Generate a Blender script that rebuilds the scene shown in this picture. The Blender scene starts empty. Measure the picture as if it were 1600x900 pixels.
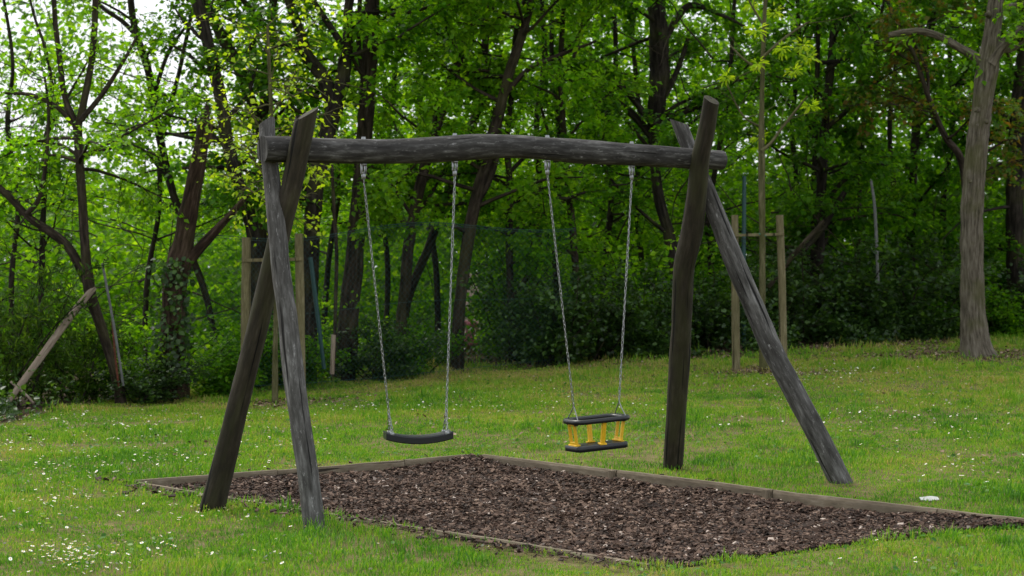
import bpy, math, random
import numpy as np
from mathutils import Vector, Matrix

# ------------------------------------------------------------------ camera, sky, sun, exposure
scene = bpy.context.scene
C = scene.collection
FPX = 2900.0                       # focal length in pixels of the 1600 px wide photograph
EYE = 1.65
PITCH = math.atan(30.0 / FPX)      # horizon sits 30 px above the picture centre

cam_data = bpy.data.cameras.new("camera")
cam = bpy.data.objects.new("camera", cam_data)
C.objects.link(cam)
cam_data.sensor_width = 36.0
cam_data.lens = FPX / 1600.0 * 36.0
cam_data.clip_start = 0.1
cam_data.clip_end = 3000.0
cam.location = (0, 0, EYE)
cam.rotation_euler = (math.radians(90) - PITCH, 0, 0)
cam_data.dof.use_dof = True
cam_data.dof.focus_distance = 13.2
cam_data.dof.aperture_fstop = 4.2
scene.camera = cam

SUN_EL, SUN_AZ = math.radians(54), math.radians(-45)   # azimuth from +Y towards +X: light from the left, a little behind the wood
world = bpy.data.worlds.new("World")
scene.world = world
world.use_nodes = True
wn, wl = world.node_tree.nodes, world.node_tree.links
bg = wn["Background"]
sky = wn.new("ShaderNodeTexSky")
sky.sky_type = 'NISHITA'
sky.sun_disc = False
sky.sun_elevation = SUN_EL
sky.sun_rotation = SUN_AZ
sky.air_density = 1.0
sky.dust_density = 5.0
sky.ozone_density = 1.0
# a thin, nearly even veil of white cloud lies over the clear sky
wtc = wn.new("ShaderNodeTexCoord")
wno = wn.new("ShaderNodeTexNoise")
wno.inputs["Scale"].default_value = 2.2
wno.inputs["Detail"].default_value = 5
wl.new(wtc.outputs["Generated"], wno.inputs["Vector"])
wmr = wn.new("ShaderNodeMapRange")
wmr.inputs[1].default_value, wmr.inputs[2].default_value = 0.3, 0.7
wmr.inputs[3].default_value, wmr.inputs[4].default_value = 0.72, 0.95
wl.new(wno.outputs["Fac"], wmr.inputs[0])
wmx = wn.new("ShaderNodeMix")
wmx.data_type = 'RGBA'
wl.new(wmr.outputs[0], wmx.inputs[0])
wl.new(sky.outputs[0], wmx.inputs[6])
wmx.inputs[7].default_value = (8.6, 8.9, 9.3, 1)
wl.new(wmx.outputs[2], bg.inputs[0])
bg.inputs[1].default_value = 0.092

sun_data = bpy.data.lights.new("sun", 'SUN')
sun_data.energy = 2.0
sun_data.angle = math.radians(24)
sun_data.color = (1.0, 0.95, 0.87)
sun = bpy.data.objects.new("sun", sun_data)
C.objects.link(sun)
sdir = Vector((math.sin(SUN_AZ) * math.cos(SUN_EL), math.cos(SUN_AZ) * math.cos(SUN_EL), math.sin(SUN_EL)))
sun.rotation_euler = sdir.to_track_quat('Z', 'Y').to_euler()
sun.location = (-10, 5, 20)

vs = scene.view_settings
vs.view_transform = 'Standard'
vs.look = 'None'
vs.exposure = 0.82
vs.gamma = 1.0
vs.use_curve_mapping = False
scene.render.engine = 'CYCLES'
cy = scene.cycles
cy.use_denoising = True
cy.max_bounces = 7
cy.diffuse_bounces = 4
cy.glossy_bounces = 2
cy.transmission_bounces = 5
cy.transparent_max_bounces = 4
cy.caustics_reflective = False
cy.caustics_refractive = False

RNG = np.random.default_rng(11)
PI = math.pi


# ------------------------------------------------------------------ geometry helpers
def ray(px, py):
    a, b = (px - 800.0) / FPX, (450.0 - py) / FPX
    s, c = math.sin(PITCH), math.cos(PITCH)
    return np.array([a, c + b * s, -s + b * c])


def at(px, py, Y):
    """The point of a pixel's direction that lies Y metres in front of the camera."""
    d = ray(px, py)
    return np.array([0, 0, EYE]) + d * (Y / d[1])


def ppm(Y):
    return FPX / Y


def gz(x, y):
    """Height of the ground: level round the swings, a gentle bank towards the wood, lower again behind it."""
    x = np.asarray(x, float)
    y = np.asarray(y, float)
    lat = 0.5 + 0.5 * np.tanh((x + 0.5) / 2.5)
    s = np.clip(y - 13.0, 0, 17)
    z = 0.034 * s * s / (s + 2) * lat - 0.006 * np.clip(y - 15, 0, 12) * (1 - lat)
    t = np.clip((y - 30) / 14.0, 0, 1)
    t = t * t * (3 - 2 * t)
    return z * (1 - t) + t * (-0.42)


def hit(px, py):
    d = ray(px, py)
    o = np.array([0, 0, EYE])
    t = np.arange(6.0, 80.0, 0.02)
    p = o[None] + d[None] * t[:, None]
    k = int(np.argmax(p[:, 2] <= gz(p[:, 0], p[:, 1])))
    return np.array([p[k, 0], p[k, 1], float(gz(p[k, 0], p[k, 1]))])


def vnoise(x, y, seed=0):
    """Smooth value noise, 0..1."""
    x = np.asarray(x, float)
    y = np.asarray(y, float)
    xi, yi = np.floor(x).astype(np.int64), np.floor(y).astype(np.int64)
    fx, fy = x - xi, y - yi
    fx, fy = fx * fx * (3 - 2 * fx), fy * fy * (3 - 2 * fy)

    def h(a, b):
        n = (a * 374761393 + b * 668265263 + seed * 1274126177) & 0x7fffffff
        n = ((n ^ (n >> 13)) * 1274126177) & 0x7fffffff
        return ((n ^ (n >> 16)) & 0xffff) / 65535.0
    return (h(xi, yi) * (1 - fx) + h(xi + 1, yi) * fx) * (1 - fy) + (h(xi, yi + 1) * (1 - fx) + h(xi + 1, yi + 1) * fx) * fy


class MB:
    """Collects arrays of vertices and faces and links them as one mesh object."""

    def __init__(self):
        self.v, self.q, self.t, self.tc, self.r = [], [], [], [], []
        self.n = 0

    def add(self, v, q=None, t=None, tc=None, rnd=0.0):
        v = np.asarray(v, np.float32).reshape(-1, 3)
        m = len(v)
        self.v.append(v)
        if q is not None and len(q):
            self.q.append(np.asarray(q, np.int32).reshape(-1, 4) + self.n)
        if t is not None and len(t):
            self.t.append(np.asarray(t, np.int32).reshape(-1, 3) + self.n)
        self.tc.append(v if tc is None else np.asarray(tc, np.float32).reshape(-1, 3))
        self.r.append(np.broadcast_to(np.asarray(rnd, np.float32), (m,)))
        self.n += m

    def mesh(self, name, mat, smooth=True, origin=None):
        v = np.concatenate(self.v) if self.v else np.zeros((0, 3), np.float32)
        if origin is not None:
            v = v - np.asarray(origin, np.float32)
        q = np.concatenate(self.q) if self.q else np.zeros((0, 4), np.int32)
        t = np.concatenate(self.t) if self.t else np.zeros((0, 3), np.int32)
        me = bpy.data.meshes.new(name)
        me.vertices.add(len(v))
        me.vertices.foreach_set("co", v.astype(np.float32).ravel())
        nl = len(q) * 4 + len(t) * 3
        me.loops.add(nl)
        me.loops.foreach_set("vertex_index", np.concatenate([q.ravel(), t.ravel()]).astype(np.int32))
        me.polygons.add(len(q) + len(t))
        starts = np.concatenate([np.arange(len(q)) * 4, len(q) * 4 + np.arange(len(t)) * 3]).astype(np.int32)
        me.polygons.foreach_set("loop_start", starts)
        me.polygons.foreach_set("use_smooth", np.full(len(q) + len(t), smooth))
        me.update(calc_edges=True)
        a = me.attributes.new("tc", 'FLOAT_VECTOR', 'POINT')
        a.data.foreach_set("vector", np.concatenate(self.tc).astype(np.float32).ravel())
        a = me.attributes.new("rnd", 'FLOAT', 'POINT')
        a.data.foreach_set("value", np.concatenate(self.r).astype(np.float32))
        me.materials.append(mat)
        return me

    def build(self, name, mat, parent=None, smooth=True, origin=None):
        if origin is None and parent is not None:
            origin = wloc(parent)
        me = self.mesh(name, mat, smooth, origin)
        o = bpy.data.objects.new(name, me)
        C.objects.link(o)
        if parent is not None:
            o.parent = parent
        elif origin is not None:
            o.location = origin
        return o


def wloc(o):
    """World place of a thing's origin (parents are only ever moved, never turned, while building)."""
    p = Vector(o.location)
    while o.parent:
        o = o.parent
        p = p + o.location
    return tuple(p)


def thing(name, label, cat, loc=(0, 0, 0), group=None):
    o = bpy.data.objects.new(name, None)
    o.empty_display_size = 0.2
    C.objects.link(o)
    o.location = tuple(float(c) for c in loc)
    o["label"] = label
    o["category"] = cat
    if group:
        o["group"] = group
    return o


def tag(o, label=None, cat=None, group=None, kind=None):
    if label:
        o["label"] = label
    if cat:
        o["category"] = cat
    if group:
        o["group"] = group
    if kind:
        o["kind"] = kind
    return o


def resample(P, R, n):
    """Catmull-Rom through the points, n samples."""
    P = np.asarray(P, float)
    R = np.asarray(R, float)
    A = np.column_stack([P, R])
    A = np.vstack([2 * A[0] - A[1], A, 2 * A[-1] - A[-2]])
    m = len(P) - 1
    u = np.linspace(0, m, n)
    i = np.minimum(u.astype(int), m - 1)
    f = (u - i)[:, None]
    p0, p1, p2, p3 = A[i], A[i + 1], A[i + 2], A[i + 3]
    out = 0.5 * (2 * p1 + (p2 - p0) * f + (2 * p0 - 5 * p1 + 4 * p2 - p3) * f ** 2 + (3 * p1 - p0 - 3 * p2 + p3) * f ** 3)
    return out[:, :3], np.maximum(out[:, 3], 1e-4)


def tube(mb, P, R, seg=8, n=None, rough=0.0, cap=True, seed=0, cut=None, rnd=0.0, freq=3.0):
    """A tapered, slightly lumpy tube through the points; tc holds (round, round, along). cut: shear of the end face."""
    P = np.asarray(P, float)
    R = np.asarray(R, float)
    if n is not None:
        P, R = resample(P, R, n)
    n = len(P)
    T = np.gradient(P, axis=0)
    T /= np.linalg.norm(T, axis=1)[:, None] + 1e-9
    ref = np.array([1.0, 0, 0]) if abs(T[0][0]) < 0.8 else np.array([0, 1.0, 0])
    U = np.zeros_like(P)
    u = ref - T[0] * ref.dot(T[0])
    u /= np.linalg.norm(u)
    for i in range(n):
        u = u - T[i] * u.dot(T[i])
        u /= np.linalg.norm(u) + 1e-9
        U[i] = u
    V = np.cross(T, U)
    s = np.concatenate([[0], np.cumsum(np.linalg.norm(np.diff(P, axis=0), axis=1))])
    th = np.arange(seg) * 2 * PI / seg
    ct, st = np.cos(th), np.sin(th)
    rr = np.repeat(R[:, None], seg, 1)
    if rough:
        thn = (np.arange(seg) / seg)[None, :]
        w = np.minimum(thn, 1 - thn) * 2
        rr = rr * (1 + rough * (vnoise(w * 5 + seed, s[:, None] * freq + seed * 7, seed) - 0.5) * 2
                   + 0.5 * rough * (vnoise(w * 11 + seed * 3, s[:, None] * freq * 3, seed + 5) - 0.5) * 2)
    v = P[:, None, :] + rr[..., None] * (ct[None, :, None] * U[:, None, :] + st[None, :, None] * V[:, None, :])
    if cut is not None:
        k = np.asarray(cut, float)
        off = (v[-1] - P[-1]) @ k
        v[-1] += T[-1] * off[:, None]
    R0 = max(R.mean(), 1e-4)
    tc = np.stack([np.broadcast_to(R0 * ct, (n, seg)), np.broadcast_to(R0 * st, (n, seg)), np.broadcast_to(s[:, None], (n, seg))], -1) + seed * 3.7
    i = np.arange(n - 1)[:, None] * seg
    j = np.arange(seg)[None, :]
    jn = (j + 1) % seg
    q = np.stack([i + j, i + jn, i + seg + jn, i + seg + j], -1).reshape(-1, 4)
    v = v.reshape(-1, 3)
    tc = tc.reshape(-1, 3)
    tris = None
    if cap:
        # end rings of their own so that the cut faces keep a crisp edge
        a = v[:seg]
        b = v[-seg:]
        e = np.vstack([a, a.mean(0)[None], b, b.mean(0)[None]])
        k = len(v)
        jj = np.arange(seg)
        tris = np.vstack([np.stack([k + (jj + 1) % seg, k + jj, np.full(seg, k + seg)], 1),
                          np.stack([k + seg + 1 + jj, k + seg + 1 + (jj + 1) % seg, np.full(seg, k + 2 * seg + 1)], 1)])
        v = np.vstack([v, e])
        tc = np.vstack([tc, e * 1.0])
    mb.add(v, q, tris, tc, rnd)


def box(mb, c, X, Y, Z, bev=0.0, rnd=0.0):
    """A box with chamfered edges; X, Y, Z are half-axis vectors."""
    c, X, Y, Z = [np.asarray(a, float) for a in (c, X, Y, Z)]
    lx, ly, lz = [np.linalg.norm(a) for a in (X, Y, Z)]
    if bev <= 0:
        v = [c + sx * X + sy * Y + sz * Z for sz in (-1, 1) for sx, sy in ((-1, -1), (1, -1), (1, 1), (-1, 1))]
        q = [[3, 2, 1, 0], [4, 5, 6, 7], [0, 1, 5, 4], [1, 2, 6, 5], [2, 3, 7, 6], [3, 0, 4, 7]]
        mb.add(v, q, None, None, rnd)
        return
    bx_, by_, bz_ = 1 - bev / lx, 1 - bev / ly, 1 - bev / lz
    ring = lambda fx, fy: [(-fx, -1 * fy), (fx, -fy)]
    prof = lambda: [(-bx_, -1), (bx_, -1), (1, -by_), (1, by_), (bx_, 1), (-bx_, 1), (-1, by_), (-1, -by_)]
    v = []
    k = (1 - bev / lx, 1 - bev / ly)
    for z, s in ((-1, 0), (-bz_, 1), (bz_, 1), (1, 0)):
        for a, b in prof():
            if not s:
                a, b = a * k[0], b * k[1]
            v.append(c + a * X + b * Y + z * Z)
    q = []
    for r in range(3):
        for j in range(8):
            q.append([r * 8 + j, r * 8 + (j + 1) % 8, r * 8 + 8 + (j + 1) % 8, r * 8 + 8 + j])
    for base, flip in ((0, True), (24, False)):
        f = [[0, 1, 4, 5], [1, 2, 3, 4], [5, 6, 7, 0]]
        for a in f:
            a = [base + i for i in a]
            q.append(a[::-1] if flip else a)
    mb.add(v, q, None, None, rnd)


LEAF = np.array([[0, 0, 0], [.28, .36, .07], [.28, -.36, .07], [.68, .27, .05], [.68, -.27, .05], [1, 0, -.10]])
LEAFQ = np.array([[0, 2, 4, 5], [0, 5, 3, 1]])


KITE = LEAF[[0, 2, 5, 1]] * [1, 1.05, 1] + [[0, 0, 0], [.1, 0, 0], [0, 0, 0], [.1, 0, 0]]


def leaves(mb, P, D, size, tilt=0.5, wide=1.0, rng=RNG, rnd=None, up=(0, 0, 1), kite=False):
    """Folded leaves at the points P, pointing along D, faces mostly turned up."""
    P = np.asarray(P, float)
    D = np.asarray(D, float)
    m = len(P)
    if m == 0:
        return
    D = D / (np.linalg.norm(D, axis=1)[:, None] + 1e-9)
    N = np.asarray(up, float)[None, :] + rng.normal(0, tilt, (m, 3))
    N = N - D * (N * D).sum(1)[:, None]
    N /= np.linalg.norm(N, axis=1)[:, None] + 1e-9
    W = np.cross(N, D)
    s = np.asarray(size, float) * np.ones(m)
    T = KITE if kite else LEAF
    L = T[None] * s[:, None, None]
    v = P[:, None, :] + L[..., 0:1] * D[:, None, :] + L[..., 1:2] * W[:, None, :] * wide + L[..., 2:3] * N[:, None, :]
    q = (np.arange(m)[:, None, None] * len(T) + (np.array([[0, 1, 2, 3]]) if kite else LEAFQ)[None]).reshape(-1, 4)
    r = rng.random(m) if rnd is None else rnd
    mb.add(v.reshape(-1, 3), q, None, None, np.repeat(r, len(T)))


# ------------------------------------------------------------------ materials
def mat_new(name):
    m = bpy.data.materials.new(name)
    m.use_nodes = True
    nt = m.node_tree
    return m, nt.nodes, nt.links, nt.nodes["Principled BSDF"], nt.nodes["Material Output"]


def attr(n, name):
    a = n.new("ShaderNodeAttribute")
    a.attribute_name = name
    return a


def ramp(n, stops):
    r = n.new("ShaderNodeValToRGB")
    e = r.color_ramp.elements
    while len(e) < len(stops):
        e.new(0.5)
    for i, (p, c) in enumerate(stops):
        e[i].position = p
        e[i].color = (*c, 1)
    return r


def noise(n, l, vec, scale, detail=4, rough=0.55, sc=None):
    t = n.new("ShaderNodeTexNoise")
    t.inputs["Scale"].default_value = scale
    t.inputs["Detail"].default_value = detail
    t.inputs["Roughness"].default_value = rough
    if sc is not None:
        mp = n.new("ShaderNodeMapping")
        mp.inputs["Scale"].default_value = sc
        l.new(vec, mp.inputs[0])
        vec = mp.outputs[0]
    l.new(vec, t.inputs["Vector"])
    return t


def mixc(n, l, fac, a, b, mode='MIX'):
    m = n.new("ShaderNodeMix")
    m.data_type = 'RGBA'
    m.blend_type = mode
    for sock, val in ((m.inputs[0], fac), (m.inputs[6], a), (m.inputs[7], b)):
        if isinstance(val, (int, float)):
            sock.default_value = val
        elif isinstance(val, tuple):
            sock.default_value = (*val, 1) if len(val) == 3 else val
        else:
            l.new(val, sock)
    return m.outputs[2]


def bump(n, l, h, strength, dist, nrm=None):
    b = n.new("ShaderNodeBump")
    b.inputs["Strength"].default_value = strength
    b.inputs["Distance"].default_value = dist
    l.new(h, b.inputs["Height"])
    if nrm is not None:
        l.new(nrm, b.inputs["Normal"])
    return b.outputs[0]


def weathered_wood(name, dark, mid, pale, patch=0.55, green=0.0):
    """Barkless grey log: long fibres, drying cracks, pale lichen flecks."""
    m, n, l, p, o = mat_new(name)
    a = attr(n, "tc").outputs["Vector"]
    fib = noise(n, l, a, 1.0, 6, 0.65, (34, 34, 6.0))
    big = noise(n, l, a, 1.0, 3, 0.5, (7, 7, 1.6))
    col = ramp(n, [(0.30, dark), (0.52, mid), (0.74, pale)])
    l.new(fib.outputs["Fac"], col.inputs[0])
    bigr = ramp(n, [(0.36, (0, 0, 0)), (0.64, (1, 1, 1))])
    l.new(big.outputs["Fac"], bigr.inputs[0])
    c2 = mixc(n, l, bigr.outputs[0], col.outputs[0], mixc(n, l, 0.6, col.outputs[0], dark))
    fl = noise(n, l, a, 1.0, 7, 0.78, (44, 44, 13))
    fr = ramp(n, [(patch - .02, (0, 0, 0)), (patch + 0.10, (1, 1, 1))])
    l.new(fl.outputs["Fac"], fr.inputs[0])
    c3 = mixc(n, l, fr.outputs[0], c2, tuple(min(1, x * 1.15 + 0.02) for x in pale))
    if green:
        gr = noise(n, l, a, 1.0, 3, 0.5, (9, 9, 2.5))
        g2 = ramp(n, [(0.45, (0, 0, 0)), (0.7, (green, green, green))])
        l.new(gr.outputs["Fac"], g2.inputs[0])
        c3 = mixc(n, l, g2.outputs[0], c3, (0.05, 0.055, 0.02))
    cr = noise(n, l, a, 1.0, 2, 0.4, (26, 26, 0.9))
    rr = ramp(n, [(0.315, (0, 0, 0)), (0.345, (1, 1, 1))])
    l.new(cr.outputs["Fac"], rr.inputs[0])
    c4 = mixc(n, l, rr.outputs[0], tuple(x * 0.3 for x in dark), c3)
    l.new(c4, p.inputs["Base Color"])
    p.inputs["Roughness"].default_value = 0.85
    p.inputs["Specular IOR Level"].default_value = 0.25
    nb = bump(n, l, fib.outputs["Fac"], 0.7, 0.006)
    nb = bump(n, l, rr.outputs[0], 0.8, 0.008, nb)
    l.new(nb, p.inputs["Normal"])
    return m


def bark(name, dark, mid, pale, moss=0.0, furrow=1.0):
    m, n, l, p, o = mat_new(name)
    a = attr(n, "tc").outputs["Vector"]
    f = noise(n, l, a, 1.0, 6, 0.62, (22 * furrow, 22 * furrow, 4.0))
    col = ramp(n, [(0.34, dark), (0.52, mid), (0.72, pale)])
    l.new(f.outputs["Fac"], col.inputs[0])
    out = col.outputs[0]
    if moss:
        g = noise(n, l, a, 2.2, 4, 0.6)
        g2 = ramp(n, [(0.48, (0, 0, 0)), (0.66, (moss, moss, moss))])
        l.new(g.outputs["Fac"], g2.inputs[0])
        out = mixc(n, l, g2.outputs[0], out, (0.07, 0.075, 0.02))
    l.new(out, p.inputs["Base Color"])
    p.inputs["Roughness"].default_value = 0.95
    p.inputs["Specular IOR Level"].default_value = 0.15
    l.new(bump(n, l, f.outputs["Fac"], 1.0, 0.05), p.inputs["Normal"])
    return m


def leaf_mat(name, a, b, c, trans=0.45, gloss=0.18):
    """Leaf colours vary leaf by leaf; thin enough for light to come through."""
    m, n, l, p, o = mat_new(name)
    r = attr(n, "rnd").outputs["Fac"]
    col = ramp(n, [(0.0, a), (0.55, b), (1.0, c)])
    l.new(r, col.inputs[0])
    geo = n.new("ShaderNodeNewGeometry")
    ns = noise(n, l, geo.outputs["Position"], 0.9, 2)
    vv = n.new("ShaderNodeHueSaturation")
    mr = n.new("ShaderNodeMapRange")
    mr.inputs[1].default_value, mr.inputs[2].default_value = 0.3, 0.7
    mr.inputs[3].default_value, mr.inputs[4].default_value = 0.75, 1.25
    l.new(ns.outputs["Fac"], mr.inputs[0])
    l.new(mr.outputs[0], vv.inputs["Value"])
    l.new(col.outputs[0], vv.inputs["Color"])
    l.new(vv.outputs[0], p.inputs["Base Color"])
    p.inputs["Roughness"].default_value = 0.45
    p.inputs["Specular IOR Level"].default_value = gloss
    t = n.new("ShaderNodeBsdfTranslucent")
    bright = mixc(n, l, 1.0, vv.outputs[0], (2.1, 1.9, 0.6), 'MULTIPLY')
    l.new(bright, t.inputs["Color"])
    mx = n.new("ShaderNodeMixShader")
    mx.inputs[0].default_value = trans
    l.new(p.outputs[0], mx.inputs[1])
    l.new(t.outputs[0], mx.inputs[2])
    l.new(mx.outputs[0], o.inputs["Surface"])
    return m


def plain(name, col, rough=0.6, metal=0.0, spec=0.4, vary=0.15, scale=30.0, bumpd=0.001):
    m, n, l, p, o = mat_new(name)
    a = attr(n, "tc").outputs["Vector"]
    ns = noise(n, l, a, scale, 4)
    r = ramp(n, [(0.3, tuple(x * (1 - vary) for x in col)), (0.7, tuple(min(1, x * (1 + vary)) for x in col))])
    l.new(ns.outputs["Fac"], r.inputs[0])
    l.new(r.outputs[0], p.inputs["Base Color"])
    p.inputs["Roughness"].default_value = rough
    p.inputs["Metallic"].default_value = metal
    p.inputs["Specular IOR Level"].default_value = spec
    l.new(bump(n, l, ns.outputs["Fac"], 0.3, bumpd), p.inputs["Normal"])
    return m


M = {}
M['log_grey'] = weathered_wood('log_grey', (0.026, 0.0245, 0.022), (0.1, 0.097, 0.091), (0.25, 0.247, 0.24), 0.60)
M['log_brown'] = weathered_wood('log_brown', (0.014, 0.012, 0.008), (0.036, 0.03, 0.02), (0.075, 0.064, 0.047), 0.66, 0.5)
M['log_beam'] = weathered_wood('log_beam', (0.013, 0.012, 0.011), (0.055, 0.053, 0.049), (0.2, 0.197, 0.19), 0.60)
M['stake'] = weathered_wood('stake_wood', (0.085, 0.072, 0.035), (0.155, 0.132, 0.068), (0.25, 0.22, 0.135), 0.72, 0.3)
M['pale_pole'] = weathered_wood('pale_pole', (.16, .12, .09), (.27, .22, .17), (.40, .34, .28), 0.66)
M['board'] = weathered_wood('board_wood', (0.1, 0.08, 0.055), (0.19, 0.155, 0.105), (0.3, 0.255, 0.19), 0.64)
M['bark_dark'] = bark('bark_dark', (0.006, 0.005, 0.004), (0.022, 0.018, 0.014), (0.055, 0.046, 0.038), 0.35)
M['bark_brown'] = bark('bark_brown', (0.009, 0.007, 0.005), (0.036, 0.027, 0.02), (0.085, 0.066, 0.053), 0.3)
M['bark_red'] = bark('bark_red', (0.01, 0.006, 0.005), (0.045, 0.028, 0.02), (0.105, 0.072, 0.055), 0.2, 1.3)
M['bark_pale'] = bark('bark_pale', (.04, .033, .024), (.125, .108, .082), (.23, .205, .165), 0.55, 1.5)
M['bark_young'] = bark('bark_young', (.05, .05, .02), (.10, .095, .045), (.17, .15, .085), 0.5)
M['leaf_mid'] = leaf_mat('leaf_mid', (0.0271, 0.0969, 0.0039), (0.0532, 0.1647, 0.0058), (0.1162, 0.2519, 0.0097), 0.55)
M['leaf_light'] = leaf_mat('leaf_light', (0.0615, 0.1789, 0.0056), (0.123, 0.2908, 0.0101), (0.2237, 0.4025, 0.0179), 0.58)
M['leaf_yellow'] = leaf_mat('leaf_yellow', (.20, .34, .015), (.30, .46, .02), (.42, .54, .04), 0.5)
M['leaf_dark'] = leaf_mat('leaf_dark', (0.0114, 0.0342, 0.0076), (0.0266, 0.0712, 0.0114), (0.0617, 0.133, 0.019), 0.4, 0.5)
M['leaf_far'] = leaf_mat('leaf_far', (0.0309, 0.1033, 0.0041), (0.0981, 0.2374, 0.0083), (0.2477, 0.4025, 0.0258), 0.6)
M['leaf_weed'] = leaf_mat('leaf_weed', (.035, .12, .02), (.075, .19, .03), (.16, .26, .06), 0.35)
M['leaf_willow'] = leaf_mat('leaf_willow', (.018, .05, .007), (.035, .085, .010), (.075, .14, .018), 0.45)
M['leaf_rust'] = leaf_mat('leaf_rust', (.04, .11, .01), (.08, .13, .015), (.19, .11, .03), 0.45)
M['metal'] = plain('galvanised_steel', (.26, .27, .27), 0.42, 0.9, 0.5, 0.2, 60)
M['rubber'] = plain('black_rubber', (.0045, .0055, .008), 0.36, 0.0, 0.45, 0.25, 120)
M['yellow'] = plain('yellow_plastic', (.66, .40, .012), 0.42, 0.0, 0.4, 0.12, 40)
M['teal'] = plain('teal_coating', (.012, .05, .05), 0.5, 0.0, 0.4)
M['rust'] = plain('rusty_steel', (.12, .04, .022), 0.8, 0.2, 0.3, 0.4)
M['greypole'] = plain('grey_pole', (.11, .115, .11), 0.7, 0.0, 0.3, 0.3, 12)
M['paper'] = plain('paper', (.42, .43, .41), 0.8, 0, 0.2, 0.1)
M['tie'] = plain('green_tie', (.03, .16, .11), 0.6)
M['pink'] = plain('pink_cloth', (.72, .22, .42), 0.9, 0, 0.1)
M['skin'] = plain('skin', (.50, .28, .20), 0.6, 0, 0.3, 0.06)
M['hair'] = plain('brown_hair', (.05, .03, .02), 0.6, 0, 0.3)


def grass_mat():
    m, n, l, p, o = mat_new('grass_blades')
    r = attr(n, "rnd").outputs["Fac"]
    geo = n.new("ShaderNodeNewGeometry")
    col = ramp(n, [(0.0, (.045, .150, .010)), (0.35, (.110, .275, .014)), (0.68, (.205, .345, .024)), (0.88, (.28, .32, .055)), (1.0, (.38, .32, .12))])
    pn = noise(n, l, geo.outputs["Position"], 0.8, 6, 0.72)
    ad = n.new("ShaderNodeMath")
    ad.operation = 'MULTIPLY_ADD'
    l.new(pn.outputs["Fac"], ad.inputs[0])
    ad.inputs[1].default_value = 1.7
    sb = n.new("ShaderNodeMath")
    sb.operation = 'SUBTRACT'
    l.new(r, sb.inputs[0])
    sb.inputs[1].default_value = 0.82
    l.new(sb.outputs[0], ad.inputs[2])
    l.new(ad.outputs[0], col.inputs[0])
    l.new(col.outputs[0], p.inputs["Base Color"])
    p.inputs["Roughness"].default_value = 0.55
    p.inputs["Specular IOR Level"].default_value = 0.25
    t = n.new("ShaderNodeBsdfTranslucent")
    l.new(mixc(n, l, 1.0, col.outputs[0], (1.5, 1.45, 0.8), 'MULTIPLY'), t.inputs["Color"])
    mx = n.new("ShaderNodeMixShader")
    mx.inputs[0].default_value = 0.4
    l.new(p.outputs[0], mx.inputs[1])
    l.new(t.outputs[0], mx.inputs[2])
    l.new(mx.outputs[0], o.inputs["Surface"])
    return m


def ground_mat():
    """Soil and thatch: greener on the lawn, brown with litter in the wood (attribute rnd = how far into the wood)."""
    m, n, l, p, o = mat_new('ground_soil')
    geo = n.new("ShaderNodeNewGeometry")
    a = noise(n, l, geo.outputs["Position"], 6.0, 6, 0.65)
    b = noise(n, l, geo.outputs["Position"], 45.0, 4, 0.6)
    lawn = ramp(n, [(0.3, (.075, .085, .025)), (0.5, (.13, .115, .045)), (0.7, (.20, .16, .085))])
    wood = ramp(n, [(0.3, (.022, .016, .010)), (0.55, (.055, .040, .025)), (0.8, (.12, .085, .055))])
    l.new(a.outputs["Fac"], lawn.inputs[0])
    l.new(b.outputs["Fac"], wood.inputs[0])
    f = attr(n, "rnd").outputs["Fac"]
    l.new(mixc(n, l, f, lawn.outputs[0], wood.outputs[0]), p.inputs["Base Color"])
    p.inputs["Roughness"].default_value = 1.0
    p.inputs["Specular IOR Level"].default_value = 0.1
    l.new(bump(n, l, b.outputs["Fac"], 0.8, 0.03), p.inputs["Normal"])
    return m


def chip_mat():
    m, n, l, p, o = mat_new('bark_chip')
    r = attr(n, "rnd").outputs["Fac"]
    col = ramp(n, [(0.0, (.010, .007, .005)), (0.42, (.048, .026, .016)), (0.72, (.125, .075, .050)), (0.92, (.26, .178, .128)), (1.0, (.46, .38, .32))])
    l.new(r, col.inputs[0])
    geo = n.new("ShaderNodeNewGeometry")
    b = noise(n, l, geo.outputs["Position"], 160.0, 3)
    l.new(mixc(n, l, 0.35, col.outputs[0], mixc(n, l, 1.0, col.outputs[0], b.outputs["Color"], 'MULTIPLY')), p.inputs["Base Color"])
    p.inputs["Roughness"].default_value = 0.8
    p.inputs["Specular IOR Level"].default_value = 0.3
    l.new(bump(n, l, b.outputs["Fac"], 0.6, 0.003), p.inputs["Normal"])
    return m


def rnd_mat(name, stops, rough=0.85):
    m, n, l, p, o = mat_new(name)
    col = ramp(n, stops)
    l.new(attr(n, "rnd").outputs["Fac"], col.inputs[0])
    l.new(col.outputs[0], p.inputs["Base Color"])
    p.inputs["Roughness"].default_value = rough
    p.inputs["Specular IOR Level"].default_value = 0.2
    return m


M['grass'] = grass_mat()
M['ground'] = ground_mat()
M['chip'] = chip_mat()
M['daisy'] = rnd_mat('daisy', [(0.0, (.80, .80, .78)), (0.80, (.72, .73, .74)), (0.85, (.65, .45, .02)), (1.0, (.7, .5, .02))])
M['litter'] = rnd_mat('dead_leaves', [(0.0, (.05, .03, .02)), (0.5, (.13, .085, .055)), (0.85, (.23, .16, .11)), (1.0, (.36, .28, .21))])

# ------------------------------------------------------------------ layout on the ground
pL, pB, pF = hit(205, 756), hit(737, 713), hit(1012, 896)
eu = (pB - pL)[:2]
LU = float(np.linalg.norm(eu))
eu = eu / LU
pR = hit(1612, 818)
ev = (pR - pB)[:2]                           # along the long side, towards the camera
LV = float(np.linalg.norm(ev))
ev = ev / LV
UVI = np.linalg.inv(np.column_stack([eu, ev]))
ORG = pL[:2].copy()


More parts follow.
